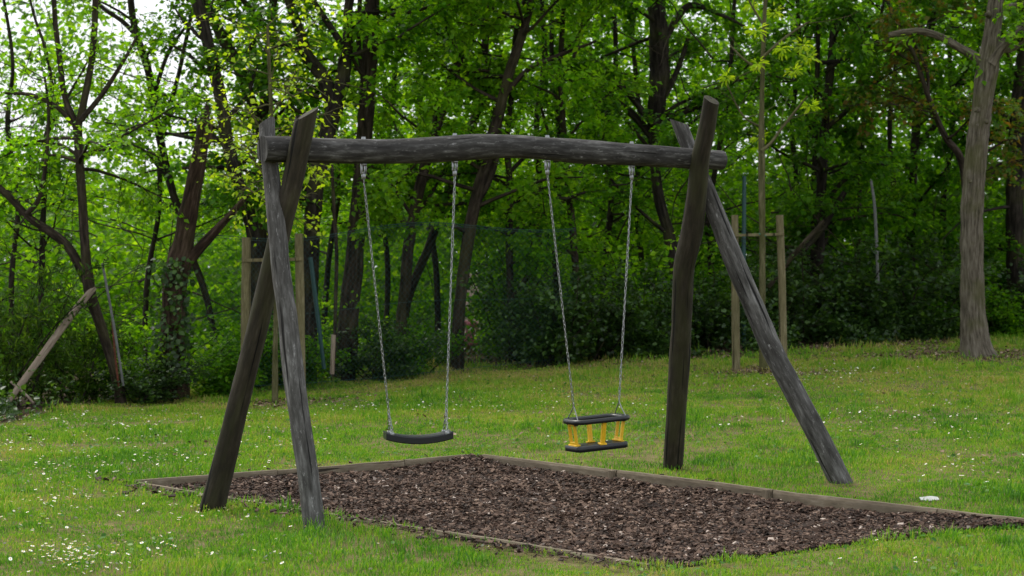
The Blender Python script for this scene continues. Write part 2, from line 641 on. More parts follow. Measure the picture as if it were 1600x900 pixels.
def uv_of(x, y):
    dx, dy = np.asarray(x, float) - ORG[0], np.asarray(y, float) - ORG[1]
    return dx * UVI[0, 0] + dy * UVI[0, 1], dx * UVI[1, 0] + dy * UVI[1, 1]


def xy_of(u, v):
    return ORG[0] + np.asarray(u) * eu[0] + np.asarray(v) * ev[0], ORG[1] + np.asarray(u) * eu[1] + np.asarray(v) * ev[1]


def pit_inside(x, y):
    """Signed distance to the pit's edge, positive inside."""
    u, v = uv_of(x, y)
    return np.minimum(np.minimum(u, LU - u), np.minimum(v, LV - v))


CREEP = np.array([uv_of(*hit(a, b)[:2]) for a, b in ((700, 905), (1010, 890), (1120, 876), (1200, 868), (1400, 853), (1580, 837), (1640, 826))])
EDGE_PX = [(-260, 735), (-100, 690), (0, 657), (120, 634), (200, 620), (300, 600), (400, 585), (560, 575), (800, 571), (1000, 561), (1150, 553),
           (1300, 541), (1500, 530), (1600, 524), (1760, 518), (1950, 515)]
EDGE = np.array([hit(a, b) for a, b in EDGE_PX])
EDGE = EDGE[np.argsort(EDGE[:, 0])]


def y_edge(x):
    return np.interp(x, EDGE[:, 0], EDGE[:, 1])


def hz(x, y):
    return gz(x, y) + 0.03 * (vnoise(np.asarray(x) * 0.9, np.asarray(y) * 0.9, 3) - 0.5) * np.clip((np.asarray(y) - 9) * 0.3, 0, 1)


# ground: one sheet out to the horizon, its grid lines laid along the pit so that the pit is a clean sunken bed
def spaced(lo, hi, a, b, fine):
    inner = np.arange(a, b, fine)
    left = [a]
    st = fine
    while left[-1] > lo:
        st *= 1.35
        left.append(left[-1] - st)
    right = [b]
    st = fine
    while right[-1] < hi:
        st *= 1.35
        right.append(right[-1] + st)
    return np.concatenate([left[1:][::-1], inner, right])


us = spaced(-900, 900, -9.0, 24.0, 0.22)
vsg = spaced(-900, 900, -24.0, 12.0, 0.22)
us = np.unique(np.concatenate([us[(abs(us) > .12) & (abs(us - LU) > .12)], [-0.03, 0.02, LU - 0.02, LU + 0.03]]))
vsg = np.unique(np.concatenate([vsg[(abs(vsg) > .12) & (abs(vsg - LV) > .12)], [-0.03, 0.02, LV - 0.02, LV + 0.03]]))
UU, VV = np.meshgrid(us, vsg, indexing='ij')
GX, GY = xy_of(UU, VV)
GZ = hz(GX, GY) - 0.012
inside = (UU > 0) & (UU < LU) & (VV > 0) & (VV < LV)
GZ = np.where(inside, GZ - 0.17, GZ)
forest = np.clip((GY - y_edge(GX) + 0.25 + 0.8 * (vnoise(GX * 1.7, GY * 1.7, 9) - 0.5)) / 0.5, 0, 1)
dry = 0.8 * np.clip(1 - np.hypot((GX - hit(1525, 556)[0]), (GY - hit(1525, 556)[1])) / 2.0, 0, 1)
forest = np.clip(np.maximum(forest, dry), 0, 1)
mb = MB()
nu, nv = UU.shape
ii = np.arange(nu - 1)[:, None] * nv + np.arange(nv - 1)[None, :]
q = np.stack([ii, ii + 1, ii + nv + 1, ii + nv], -1).reshape(-1, 4)[:, ::-1]
mb.add(np.stack([GX, GY, GZ], -1).reshape(-1, 3), q, None, None, forest.ravel())
tag(mb.build('ground', M['ground']), kind='structure')

# ------------------------------------------------------------------ grass
SAP_L, SAP_R, TREE_R = hit(430, 630), hit(1192, 580), hit(1525, 556)
LEG_BASES = {'a1': hit(491, 828), 'a2': hit(332, 794), 'b1': hit(1051, 730), 'b2': hit(1313, 752)}


def bare(x, y):
    """0..1: how bare the soil is (round trunks, at the worn front edge, in a few worn spots)."""
    b = np.zeros_like(x)
    nz = vnoise(x * 4, y * 4, 21) - 0.5
    for c, r, k in ((SAP_L, 0.95, .92), (SAP_R, 0.75, .85), (TREE_R, 2.2, .85)):
        d = np.hypot(x - c[0], (y - c[1]))
        b = np.maximum(b, k * np.clip(1.5 * (1 - d / r) + nz, 0, 1))
    for c in LEG_BASES.values():
        b = np.maximum(b, 0.7 * np.clip(1.4 * (1 - np.hypot(x - c[0], y - c[1]) / 0.28) + nz * .6, 0, 1))
    u, v = uv_of(x, y)
    worn = np.clip(1 - np.abs(u + 0.0 + 0.13) / 0.2, 0, 1) * (v > 2.4) * (v < LV - .25)          # trampled strip along the front-left boards
    b = np.maximum(b, np.clip(worn * (1.2 + 2.2 * nz), 0, 0.95))
    sp = vnoise(x * 0.8 + 7, y * 0.8, 33)
    b = np.maximum(b, np.clip((sp - 0.74) * 4 + nz * .7, 0, 0.75))
    thin = vnoise(x * 3.2, y * 2.2, 71) * .55 + vnoise(x * 10, y * 7, 72) * .45      # thin spots where thatch shows
    b = np.maximum(b, np.clip((thin - 0.58) * 4.5, 0, 0.7))
    b = np.maximum(b, np.clip(np.exp(-np.clip(y_edge(x) - y, 0, 9) / 0.9) * np.clip((x + 1) / 4, .25, .95) + 0.7 * nz, 0, .92))   # grass gives way to litter under the trees
    return b


def scatter(x0, x1, y0, y1, dens):
    n = int((x1 - x0) * (y1 - y0) * dens)
    return RNG.uniform(x0, x1, n), RNG.uniform(y0, y1, n)


def half_width(y):
    return y * 800 / FPX + 1.6


gx, gy, gw = [], [], []
for y0, y1, dens, w in ((8.6, 13, 4600, 1.05), (13, 17, 3500, 1.25), (17, 21.5, 2300, 1.55), (21.5, 26, 1600, 1.95), (26, 33, 1100, 2.4)):
    hw = half_width(y1)
    x, y = scatter(-hw, hw, y0, y1, dens)
    k = (np.abs(x) < half_width(y)) & (y < y_edge(x) + 0.5 * (vnoise(x * 3, y * 3, 5) - 0.3))
    x, y = x[k], y[k]
    u, v = uv_of(x, y)
    d = pit_inside(x, y)
    # grass creeps over the front-right side of the bed and over parts of the front-left boards
    over = v - np.interp(u, CREEP[np.argsort(CREEP[:, 0]), 0], CREEP[np.argsort(CREEP[:, 0]), 1]) + 0.22 * (vnoise(x * 2.2, y * 2.2, 8) - .5) + 0.14 * (vnoise(x * 9, y * 9, 4) - .5)
    creep = np.where(over > 0, 9.0, -0.005)
    creep = np.where((over < 0) & (u < 0.3), -0.055 + 0.085 * vnoise(x * 1.6, y * 1.6, 14), creep)
    k = (d < creep) & (RNG.random(len(x)) > bare(x, y))
    gx.append(x[k]); gy.append(y[k]); gw.append(np.full(k.sum(), w))
gx, gy, gw = np.concatenate(gx), np.concatenate(gy), np.concatenate(gw)
m = len(gx)
tuft = vnoise(gx * 5, gy * 5, 6) * 0.6 + vnoise(gx * 1.1, gy * 1.1, 17) * 0.7
H = (0.012 + 0.062 * tuft ** 1.6 * RNG.uniform(0.5, 1.3, m)) * np.where(gy > 20, 1.15, 1.0)
edge_tall = np.exp(-np.abs(gy - y_edge(gx)) / 0.35)
H = H * (1 + 2.0 * edge_tall * RNG.random(m))
foot = np.zeros(m)
for c_ in LEG_BASES.values():
    foot = np.maximum(foot, np.exp(-((np.hypot(gx - c_[0], gy - c_[1]) - 0.10) / 0.07) ** 2))
side = np.exp(-((pit_inside(gx, gy) + 0.05) / 0.05) ** 2)
H = H * (1 + (1.3 * foot + 0.7 * side) * RNG.random(m))
clump = np.clip((vnoise(gx * 6.5, gy * 5, 81) - 0.70) * 6, 0, 1) * (vnoise(gx * .7, gy * .7, 82) > .4)   # ranker tufts
H = H * (1 + 0.9 * clump)
az = RNG.uniform(0, 2 * PI, m)
lean = RNG.uniform(0.1, 0.95, m)
wx, wy = np.cos(az + PI / 2), np.sin(az + PI / 2)
W = 0.0026 * gw * RNG.uniform(0.7, 1.5, m)
B = np.stack([gx, gy, hz(gx, gy) - 0.014], 1)
Wv = np.stack([wx, wy, np.zeros(m)], 1) * W[:, None]
Lv = np.stack([np.cos(az) * lean, np.sin(az) * lean, np.ones(m)], 1)
Lv = Lv / np.linalg.norm(Lv, axis=1)[:, None] * H[:, None]
mid = B + Lv * 0.55 + np.array([0, 0, 1.0]) * (H * 0.12)[:, None]
tip = B + Lv
V4 = np.stack([B - Wv, B + Wv, mid + Wv * 0.9, tip], 1)
V4[:, 3] += 0
V5 = np.stack([B + Wv * 0.2, mid - Wv * 0.9, tip, mid + Wv * 0.9], 1)
mb = MB()
r = np.clip(-0.30 * clump + RNG.normal(0.38, 0.24, m) + 0.4 * (vnoise(gx * .9, gy * .9, 41) - .5) + 0.34 * np.clip((gy - 17) / 8, 0, 1), 0, 1)
mb.add(V5.reshape(-1, 3), (np.arange(m)[:, None] * 4 + np.arange(4)[None]), None, None, np.repeat(r, 4))
tag(mb.build('lawn_grass', M['grass'], smooth=False), 'short green lawn grass with worn and yellowish patches', 'grass', kind='stuff')

# ------------------------------------------------------------------ daisies and clover heads
dx, dy = [], []
for px, py, rx, ry, k in ((110, 880, 75, 30, 210), (240, 870, 90, 25, 60), (60, 690, 170, 45, 150), (230, 660, 200, 22, 120), (160, 740, 170, 40, 110),
                          (60, 800, 130, 60, 90), (300, 730, 120, 30, 40), (450, 690, 90, 30, 45), (420, 655, 60, 12, 30), (560, 640, 70, 12, 30), (330, 800, 120, 40, 45),
                          (700, 640, 120, 30, 50), (820, 630, 160, 25, 60), (960, 650, 120, 40, 45), (1150, 650, 160, 60, 60), (1300, 600, 150, 22, 60),
                          (1380, 660, 160, 30, 70), (1500, 640, 120, 60, 60), (1500, 740, 110, 30, 30), (1250, 590, 60, 8, 25), (1350, 580, 150, 10, 40),
                          (780, 870, 160, 20, 14), (450, 870, 180, 25, 34), (1400, 880, 180, 14, 10)):
    for i in range(int(k * (1.7 if py < 860 else .8))):
        p = hit(px + RNG.normal(0, rx * .55), min(905, py + RNG.normal(0, ry * .55)))
        dx.append(p[0]); dy.append(p[1])
dx, dy = np.array(dx), np.array(dy)
k = (pit_inside(dx, dy) < -0.05) & (dy < y_edge(dx) - 0.4)
dx, dy = dx[k], dy[k]
m = len(dx)
Hh = RNG.uniform(0.030, 0.062, m)
mb = MB()
th = np.arange(6) * PI / 3
c = np.stack([dx, dy, hz(dx, dy) + Hh], 1)
nx = RNG.normal(0, 0.30, (m, 2)) - np.array([0.0, 0.18])
rad = RNG.uniform(0.007, 0.0125, m)
for dz, rr, rv, sq in ((0.0, 1.0, 0.3, 0), (0.0035, 0.38, 0.95, 1)):
    ring = np.stack([np.cos(th), np.sin(th)], 1)[None] * (rad * rr)[:, None, None]
    z = ring[..., 0] * nx[:, None, 0] + ring[..., 1] * nx[:, None, 1] + dz + (0.003 if not sq else 0.0)
    v = np.concatenate([np.concatenate([c[:, None, :2] + ring, (c[:, None, 2:] + z[..., None])], -1), (c + [0, 0, dz + (.004 if sq else 0)])[:, None, :]], 1)
    t = np.array([[j, (j + 1) % 6, 6] for j in range(6)])
    mb.add(v.reshape(-1, 3), None, (np.arange(m)[:, None, None] * 7 + t[None]).reshape(-1, 3), None, np.repeat(RNG.random(m) * .8 if not sq else np.full(m, .95), 7))
tag(mb.build('lawn_daisies', M['daisy'], smooth=False), 'scattered white daisies in the lawn, densest at the left', 'daisies', kind='stuff')

m = 26000
x, y = RNG.uniform(-6.5, 8.5, m), RNG.uniform(8.8, 27, m)
k = (np.abs(x) < half_width(y)) & (y < y_edge(x) - .2) & (pit_inside(x, y) < -0.03)
k &= (vnoise(x * 1.3, y * 1.1, 91) * .6 + vnoise(x * 4.5, y * 4, 92) * .4) > 0.60
x, y = x[k], y[k]
m = len(x)
mb = MB()
leaves(mb, np.stack([x, y, hz(x, y) + RNG.uniform(.004, .032, m)], 1), RNG.normal(0, 1, (m, 3)) * [1, 1, .25], RNG.uniform(.018, .048, m), 0.45, 1.0, RNG)
tag(mb.build('lawn_weeds', M['leaf_weed']), 'patches of clover and broad-leaved weeds in the lawn', 'weeds', kind='stuff')

# ------------------------------------------------------------------ bark chip bed and its timber edging
SCUFF = [at(653, 684, 12.9)[:2], at(932, 676, 13.6)[:2]]
un, vn = np.meshgrid(np.linspace(0.01, LU - 0.01, 70), np.linspace(0.01, LV - 0.01, 110), indexing='ij')
bx_, by_ = xy_of(un, vn)


def creep_over(x, y):
    u, v = uv_of(x, y)
    o = np.argsort(CREEP[:, 0])
    return v - np.interp(u, CREEP[o, 0], CREEP[o, 1]) + 0.22 * (vnoise(x * 2.2, y * 2.2, 8) - .5) + 0.14 * (vnoise(x * 9, y * 9, 4) - .5)


def bed_z(x, y):
    u, v = uv_of(x, y)
    bank = np.clip((creep_over(x, y) + 0.16) / 0.20, 0, 1)
    bank = bank * bank * (3 - 2 * bank)
    return bank * (hz(x, y) - 0.022) + (1 - bank) * bed_open(x, y)


def bed_open(x, y):
    u, v = uv_of(x, y)
    e = pit_inside(x, y)
    hump = 0.05 * np.exp(-((v - LV) / 0.9) ** 2) + 0.03 * np.exp(-(e / 0.25) ** 2)
    for (sx_, sy_) in SCUFF:                      # scuffed hollows under the seats
        hump = hump - 0.035 * np.exp(-((x - sx_) ** 2 + (y - sy_) ** 2) / 0.30 ** 2)
    hump = hump + 0.055 * np.exp(-((u - LU) ** 2 + v ** 2) / 0.40 ** 2)
    return gz(x, y) - 0.078 + 0.045 * (vnoise(x * 1.3, y * 1.3, 2) - 0.5) + 0.02 * (vnoise(x * 5, y * 5, 12) - 0.5) + hump


mb = MB()
nu, nv = un.shape
ii = np.arange(nu - 1)[:, None] * nv + np.arange(nv - 1)[None, :]
q = np.stack([ii, ii + 1, ii + nv + 1, ii + nv], -1).reshape(-1, 4)[:, ::-1]
mb.add(np.stack([bx_, by_, bed_z(bx_, by_)], -1).reshape(-1, 3), q, None, None, 0.25)
tag(mb.build('bark_bed_ground', M['chip']), kind='structure')

m = 46000
u, v = RNG.uniform(0.02, LU - 0.02, m), RNG.uniform(0.02, LV - 0.02, m)
x, y = xy_of(u, v)
k = creep_over(x, y) < 0.06
x, y = x[k], y[k]
us_, vs_ = RNG.uniform(-.05, LU + .22, 900), RNG.uniform(-.25, LV, 900)
us_[:500] = -np.abs(RNG.normal(.03, .13, 500))
xk, yk = xy_of(us_, vs_)
k = pit_inside(xk, yk) < -0.03
x, y = np.concatenate([x, xk[k]]), np.concatenate([y, yk[k]])
m = len(x)
big = RNG.random(m) ** 3
ln = 0.006 + 0.022 * big + 0.007 * RNG.random(m)
wd = ln * RNG.uniform(0.3, 0.7, m)
hh = RNG.uniform(0.002, 0.005, m)
az = RNG.uniform(0, 2 * PI, m)
D = np.stack([np.cos(az), np.sin(az), RNG.normal(0, 0.28, m)], 1)
N = np.array([0, 0, 1.0]) + RNG.normal(0, 0.5, (m, 3))
D /= np.linalg.norm(D, axis=1)[:, None]
N = N - D * (N * D).sum(1)[:, None]
N /= np.linalg.norm(N, axis=1)[:, None]
S = np.cross(N, D)
c = np.stack([x, y, np.where(pit_inside(x, y) > 0, bed_z(x, y), hz(x, y) + 0.006) + 0.008 + 0.016 * RNG.random(m)], 1)
V8 = []
for sz in (-1, 1):
    for sx, sy in ((-1, -1), (1, -1), (1, 1), (-1, 1)):
        jx, jy = RNG.uniform(0.6, 1.1, m) * sx, RNG.uniform(0.4, 1.1, m) * sy
        V8.append(c + D * (ln * jx)[:, None] + S * (wd * jy)[:, None] + N * (hh * sz)[:, None])
V8 = np.stack(V8, 1)
bq = np.array([[4, 5, 6, 7], [0, 1, 5, 4], [1, 2, 6, 5], [2, 3, 7, 6], [3, 0, 4, 7]])
rr = np.clip(0.12 + 0.72 * RNG.random(m) ** 1.15 + 0.35 * (RNG.random(m) > 0.94) + 0.15 * (vnoise(x * 2, y * 2, 19) - .5), 0, 1)
mb = MB()
mb.add(V8.reshape(-1, 3), (np.arange(m)[:, None, None] * 8 + bq[None]).reshape(-1, 4), None, None, np.repeat(rr, 8))
tag(mb.build('bark_chips', M['chip'], smooth=False), 'brown bark chips filling the sunken bed under the swings', 'bark chips', kind='stuff')

edging = thing('timber_edging', 'low weathered timber boards edging the bark chip bed', 'edging', (*pB[:2], 0))


def edge_board(u0, v0, u1, v1, top, thick, hgt, seed):
    a, b = xy_of(u0, v0), xy_of(u1, v1)
    za, zb = float(gz(*a)) + top, float(gz(*b)) + top
    a, b = np.array([*a, za]), np.array([*b, zb])
    X = (b - a) / 2
    n = X / np.linalg.norm(X)
    s = np.array([-n[1], n[0], 0])
    mbb = MB()
    # several cross-sections so that the board can bow a little
    k = 7
    rg = np.random.default_rng(seed)
    bow = rg.normal(0, 0.0015, k)
    prof = [(-.5, -1), (.5, -1), (.5, -.12), (.36, 0), (-.36, 0), (-.5, -.12)]
    vv, tcs = [], []
    for i in range(k):
        f = 0.001 + 0.998 * i / (k - 1)
        p = a + (b - a) * f
        for (px_, pz_) in prof:
            vv.append(p + s * (px_ * thick + bow[i]) + np.array([0, 0, pz_ * hgt + bow[i] * .6]))
            tcs.append((px_ * .12 + seed, pz_ * .1, f * np.linalg.norm(b - a)))
    npf = len(prof)
    qq = [[i * npf + j, i * npf + (j + 1) % npf, (i + 1) * npf + (j + 1) % npf, (i + 1) * npf + j] for i in range(k - 1) for j in range(npf)]
    e = (k - 1) * npf
    qq += [[0, 5, 2, 1], [5, 4, 3, 2], [e, e + 1, e + 2, e + 5], [e + 5, e + 2, e + 3, e + 4]]
    mbb.add(vv, qq, None, tcs)
    return mbb.build('board', M['board'], edging, smooth=False)


# back-left side (behind the left legs), the long back-right side, and the half buried front-left side
def run(side, cuts, top, seed):
    for i in range(len(cuts) - 1):
        g = 0.004
        tt = top + 0.003 * math.sin(seed * 2.3 + i * 1.9)
        if side == 'back_left':
            edge_board(cuts[i] + g, -0.0, cuts[i + 1] - g, -0.0, tt, 0.042, 0.17, seed + i)
        elif side == 'back_right':
            edge_board(LU, cuts[i] + g, LU, cuts[i + 1] - g, tt, 0.042, 0.17, seed + i)
        elif side == 'front_left':
            edge_board(0.0, cuts[i] + g, 0.0, cuts[i + 1] - g, tt, 0.042, 0.17, seed + i)
        else:
            edge_board(cuts[i] + g, LV, cuts[i + 1] - g, LV, tt, 0.042, 0.17, seed + i)


run('back_left', [0.03, 1.25, 2.45, LU - .03], 0.022, 1)
run('back_right', [0.14, 1.75, 3.33, 4.75, LV - .03], 0.027, 11)
run('front_left', [0.03, 1.35, 2.5, 3.7, 4.8, LV - .05], 0.016, 31)
run('front_right', [0.05, 1.6, LU - .05], -0.035, 51)
# peg blocks at two joints of the back-right side
for v_ in (1.75, 3.33):
    x_, y_ = xy_of(LU - 0.040, v_ - 0.03)
    mb = MB()
    box(mb, (x_, y_, float(gz(x_, y_)) - 0.045), np.array([*eu, 0]) * 0.018, np.array([*ev, 0]) * 0.024, (0, 0, 0.075), 0.004)
    mb.build('peg', M['board'], edging, smooth=False)

# ------------------------------------------------------------------ swing frame
DL, DR = 12.1, 14.2
BEAM_PX = [(410, 233, 41), (450, 233.5, 41), (500, 235, 40), (560, 236.5, 39), (620, 236.5, 39), (690, 233, 40), (745, 229.5, 40), (800, 229, 36), (850, 232, 36),
           (905, 236.5, 38), (960, 240, 36), (1020, 243.5, 34), (1075, 247.5, 32), (1127, 250.5, 31)]


def beam_depth(px):
    f = (px - 410) / (1127 - 410)
    return 1 / ((1 - f) / DL + f / DR)


beam_pts = [at(a, b, beam_depth(a)) for a, b, w in BEAM_PX]
beam_rad = [w / 2 / ppm(beam_depth(a)) for a, b, w in BEAM_PX]
bd = beam_pts[-1] - beam_pts[0]
bd = bd / np.linalg.norm(bd)
bd2 = np.array([bd[0], bd[1], 0]) / np.linalg.norm(bd[:2])
pn = np.array([-bd2[1], bd2[0], 0])            # level, across the beam, away from the camera

mid_frame = (LEG_BASES['a1'] + LEG_BASES['a2'] + LEG_BASES['b1'] + LEG_BASES['b2']) / 4
frame = thing('swing_frame', 'weathered grey log swing frame with two crossed leg pairs and a crooked top beam', 'swing frame', mid_frame)
mb = MB()
tube(mb, beam_pts, beam_rad, 26, 90, 0.035, seed=2, freq=4)
tag(mb.build('top_beam', M['log_beam'], frame), 'crooked grey top beam with pale flecks')


def leg(pts, base, y_b, d_b, mat, label, seed, cut):
    """pts: (px, py, width px); depth runs from the beam (y_b, d_b) down to the foot on the ground."""
    yb, db = pts[-1][1], base[1]
    P, R = [], []
    for a, b, w in pts:
        f = (b - y_b) / (yb - y_b)
        d = d_b + (db - d_b) * f
        P.append(at(a, b, d)); R.append(w / 2 / ppm(d))
    dn = P[-1] - P[-2]
    P.append(P[-1] + dn / np.linalg.norm(dn) * 0.12); R.append(R[-1])
    mbl = MB()
    tube(mbl, P[::-1], R[::-1], 24, 80, 0.05, seed=seed, cut=cut, freq=3.5)
    o = mbl.build('leg', mat, frame)
    o["label"] = label
    return o


leg([(417, 190, 25), (419, 233, 26), (427, 300, 27), (435, 380, 29), (440, 430, 29), (449, 490, 30), (454, 540, 32), (462, 610, 33), (472, 680, 33), (483, 755, 33), (491, 828, 35)],
    LEG_BASES['a1'], 233, beam_depth(419) + 0.135, M['log_grey'], 'pale grey cracked leg nearest the camera', 5, (0.5, 0, 0))
leg([(479, 178, 32), (468, 233, 33), (456, 290, 33), (437, 365, 33), (419, 440, 32), (401, 520, 33), (383, 590, 33), (365, 660, 34), (348, 730, 37), (332, 794, 40)],
    LEG_BASES['a2'], 233, beam_depth(468) - 0.155, M['log_brown'], 'dark brown leg of the left pair, leaning towards the bed', 9, (0.9, 0, 0.0))
leg([(1112, 156, 25), (1104, 205, 27), (1095, 245, 29), (1089, 300, 32), (1080, 365, 35), (1069, 420, 33), (1066, 480, 33), (1062, 560, 33), (1057, 640, 32), (1051, 730, 31)],
    LEG_BASES['b1'], 245, beam_depth(1095) - 0.15, M['log_brown'], 'dark brown nearly upright leg of the right pair', 14, (-.35, 0, 0.0))
leg([(1061, 191, 23), (1082, 245, 25), (1104, 295, 26), (1125, 350, 29), (1148, 410, 32), (1178, 480, 33), (1206, 545, 33), (1240, 610, 33), (1277, 680, 33), (1313, 752, 34)],
    LEG_BASES['b2'], 245, beam_depth(1082) + 0.145, M['log_grey'], 'grey leg slanting out to the right', 22, (-0.9, 0, 0))
# ------------------------------------------------------------------ the two swings
def link_template(L=0.036, W=0.019, r=0.0029, nseg=14, ring=6):
    """A stadium shaped chain link in the x-z plane."""
    cr = W / 2 - r
    half = L / 2 - r - cr
    path = []
    for i in range(nseg // 2):
        a = PI * i / (nseg // 2 - 1)
        path.append((cr * math.cos(a), half + cr * math.sin(a)))
    for i in range(nseg // 2):
        a = PI + PI * i / (nseg // 2 - 1)
        path.append((cr * math.cos(a), -half + cr * math.sin(a)))
    path = np.array(path)
    n = len(path)
    T = np.roll(path, -1, 0) - np.roll(path, 1, 0)
    T /= np.linalg.norm(T, axis=1)[:, None]
    Nn = np.stack([T[:, 1], -T[:, 0]], 1)
    th = np.arange(ring) * 2 * PI / ring
    v = np.zeros((n, ring, 3))
    v[..., 0] = path[:, None, 0] + r * np.cos(th)[None] * Nn[:, None, 0]
    v[..., 2] = path[:, None, 1] + r * np.cos(th)[None] * Nn[:, None, 1]
    v[..., 1] = r * np.sin(th)[None]
    i = np.arange(n)[:, None]
    j = np.arange(ring)[None]
    q = np.stack([i * ring + j, i * ring + (j + 1) % ring, ((i + 1) % n) * ring + (j + 1) % ring, ((i + 1) % n) * ring + j], -1).reshape(-1, 4)
    return v.reshape(-1, 3), q


LV_, LQ_ = link_template()


def chain(mb, a, b, pitch=0.0285, seed=0):
    a, b = np.asarray(a, float), np.asarray(b, float)
    n = max(2, int(round(np.linalg.norm(b - a) / pitch)))
    d = (b - a) / np.linalg.norm(b - a)
    x = np.array([1.0, 0, 0]) - d * d[0]
    x /= np.linalg.norm(x)
    y = np.cross(d, x)
    rg = np.random.default_rng(seed)
    for i in range(n):
        c_ = a + (b - a) * (i + .5) / n
        ang = PI / 4 + (PI / 2 if i % 2 else 0) + rg.normal(0, 0.22)
        X = x * math.cos(ang) + y * math.sin(ang)
        Y = np.cross(d, X)
        mb.add(c_ + LV_[:, 0:1] * X + LV_[:, 1:2] * Y + LV_[:, 2:3] * d, LQ_)


def hanger(parent, px_, py_):
    """Steel clevis and swivel block under the beam; returns the point where its chain starts."""
    dep = beam_depth(px_)
    f = np.interp(px_, [a for a, b, w in BEAM_PX], np.arange(len(BEAM_PX)))
    k = int(f)
    P_, R_ = resample(beam_pts, beam_rad, 200)
    j = np.argmin(np.abs([800 + FPX * p[0] / p[1] - px_ for p in P_]))
    c_, rr_ = P_[j], R_[j]
    mbh = MB()
    low = c_ - np.array([0, 0, rr_])
    box(mbh, low - [0, 0, .004], bd2 * .018, pn * .018, (0, 0, .006), .002)
    for s_ in (-1, 1):
        box(mbh, low - np.array([0, 0, .038]) + bd2 * (.014 * s_), bd2 * .003, pn * .013, (0, 0, .030), .001)
    box(mbh, low - np.array([0, 0, .084]), bd2 * .012, pn * .011, (0, 0, .020), .003)
    tube(mbh, [low - np.array([0, 0, .058]) - bd2 * .020, low - np.array([0, 0, .058]) + bd2 * .020], [.006, .006], 8)
    o = mbh.build('hanger', M['metal'], parent)
    mbh = MB()
    tube(mbh, [c_ + np.array([0, 0, rr_ - .004]), c_ + np.array([0, 0, rr_ + .014])], [.017, .013], 8)
    mbh.build('bolt', M['metal'], parent)
    return low - np.array([0, 0, .103])


# flat seat
sd = beam_depth(653)
s_c = at(653.5, 683, sd)
flat = thing('flat_swing', 'flat black rubber swing seat hanging on two steel chains', 'swing', (s_c[0], s_c[1], s_c[2] - .04))
a_ = math.radians(12)
fx, fy = np.array([math.cos(a_), math.sin(a_), 0]), np.array([-math.sin(a_), math.cos(a_), 0])   # the seat has turned a little on its chains
mb = MB()
nx_, ny_ = 25, 5
half_l, half_w, th_ = 0.232, 0.080, 0.046
prof = []
for i in range(nx_):
    t_ = -1 + 2 * i / (nx_ - 1)
    sag = 0.034 * t_ * t_ - 0.014
    end = min(1.0, 0.80 + 0.20 * math.sqrt(max(0, (1 - abs(t_)) * 9))) if abs(t_) > 0.89 else 1.0
    c_ = s_c + fx * (half_l * t_) + np.array([0, 0, sag])
    w_ = half_w * (0.86 + 0.14 * end) * (1 if abs(t_) < .995 else .97)
    dip = 0.007
    ring_ = [(-1, -.5), (-.94, -.62), (.94, -.62), (1, -.5), (1, .30), (.93, .5), (.80, .44), (0, .5 - dip / th_), (-.80, .44), (-.93, .5), (-1, .30)]
    prof.append([c_ + fy * (w_ * a_) + np.array([0, 0, th_ * b_]) for a_, b_ in ring_])
prof = np.array(prof)
k = prof.shape[1]
qq = [[i * k + j, (i + 1) * k + j, (i + 1) * k + (j + 1) % k, i * k + (j + 1) % k] for i in range(nx_ - 1) for j in range(k)]
vv = prof.reshape(-1, 3)
e0, e1 = prof[0].mean(0), prof[-1].mean(0)
vv = np.vstack([vv, e0, e1])
tt = [[(j + 1) % k, len(vv) - 2, j][::-1] for j in range(k)] + [[(nx_ - 1) * k + j, len(vv) - 1, (nx_ - 1) * k + (j + 1) % k][::-1] for j in range(k)]
mb.add(vv, qq, tt)
mb.build('seat', M['rubber'], flat, smooth=False)
for i, (tx, ty, sgn) in enumerate(((567, 262, -1), (709.5, 258, 1))):
    top = hanger(flat, tx, ty)
    seat_end = s_c + fx * (sgn * 0.190) + np.array([0, 0, 0.040])
    split = seat_end + (top - seat_end) * 0.085
    mb = MB()
    chain(mb, top, split, seed=i + 3)
    for s_ in (-1, 1):
        chain(mb, split, seat_end + fy * (s_ * 0.072) - np.array([0, 0, .004]), seed=i * 7 + s_ + 9)
    mb.build('chain', M['metal'], flat)
    for s_ in (-1, 1):
        e_ = seat_end + fy * (s_ * 0.072)
        mbb = MB()
        box(mbb, e_ - np.array([0, 0, .012]), fx * .014, fy * .007, (0, 0, .014), .003)
        mbb.build('bracket', M['metal'], flat)

# toddler seat: rounded rubber ring above, rubber slab below, four yellow plastic uprights between
td = beam_depth(932)
t_c = at(932, 676, td)
tod = thing('toddler_swing', 'toddler swing with black rubber ring, yellow uprights and black seat slab', 'swing', (t_c[0], t_c[1], t_c[2] - .12))
ang = math.radians(-4)
ux = bd2 * math.cos(ang) + pn * math.sin(ang)
uy = -bd2 * math.sin(ang) + pn * math.cos(ang)
tilt_v = np.array([0, 0, 1.0])


def tz(a):                       # the seat hangs a touch higher at its right end
    return 0.012 * a / 0.23


def rrect(hl, hw, rad, n=9):
    pts = []
    for cx_, cy_, a0 in ((hl - rad, hw - rad, 0), (-hl + rad, hw - rad, PI / 2), (-hl + rad, -hw + rad, PI), (hl - rad, -hw + rad, 1.5 * PI)):
        for i in range(n):
            a = a0 + PI / 2 * i / (n - 1)
            pts.append((cx_ + rad * math.cos(a), cy_ + rad * math.sin(a)))
    return pts


def tp(a, b, z):
    return t_c + ux * a + uy * b + tilt_v * (z + tz(a))


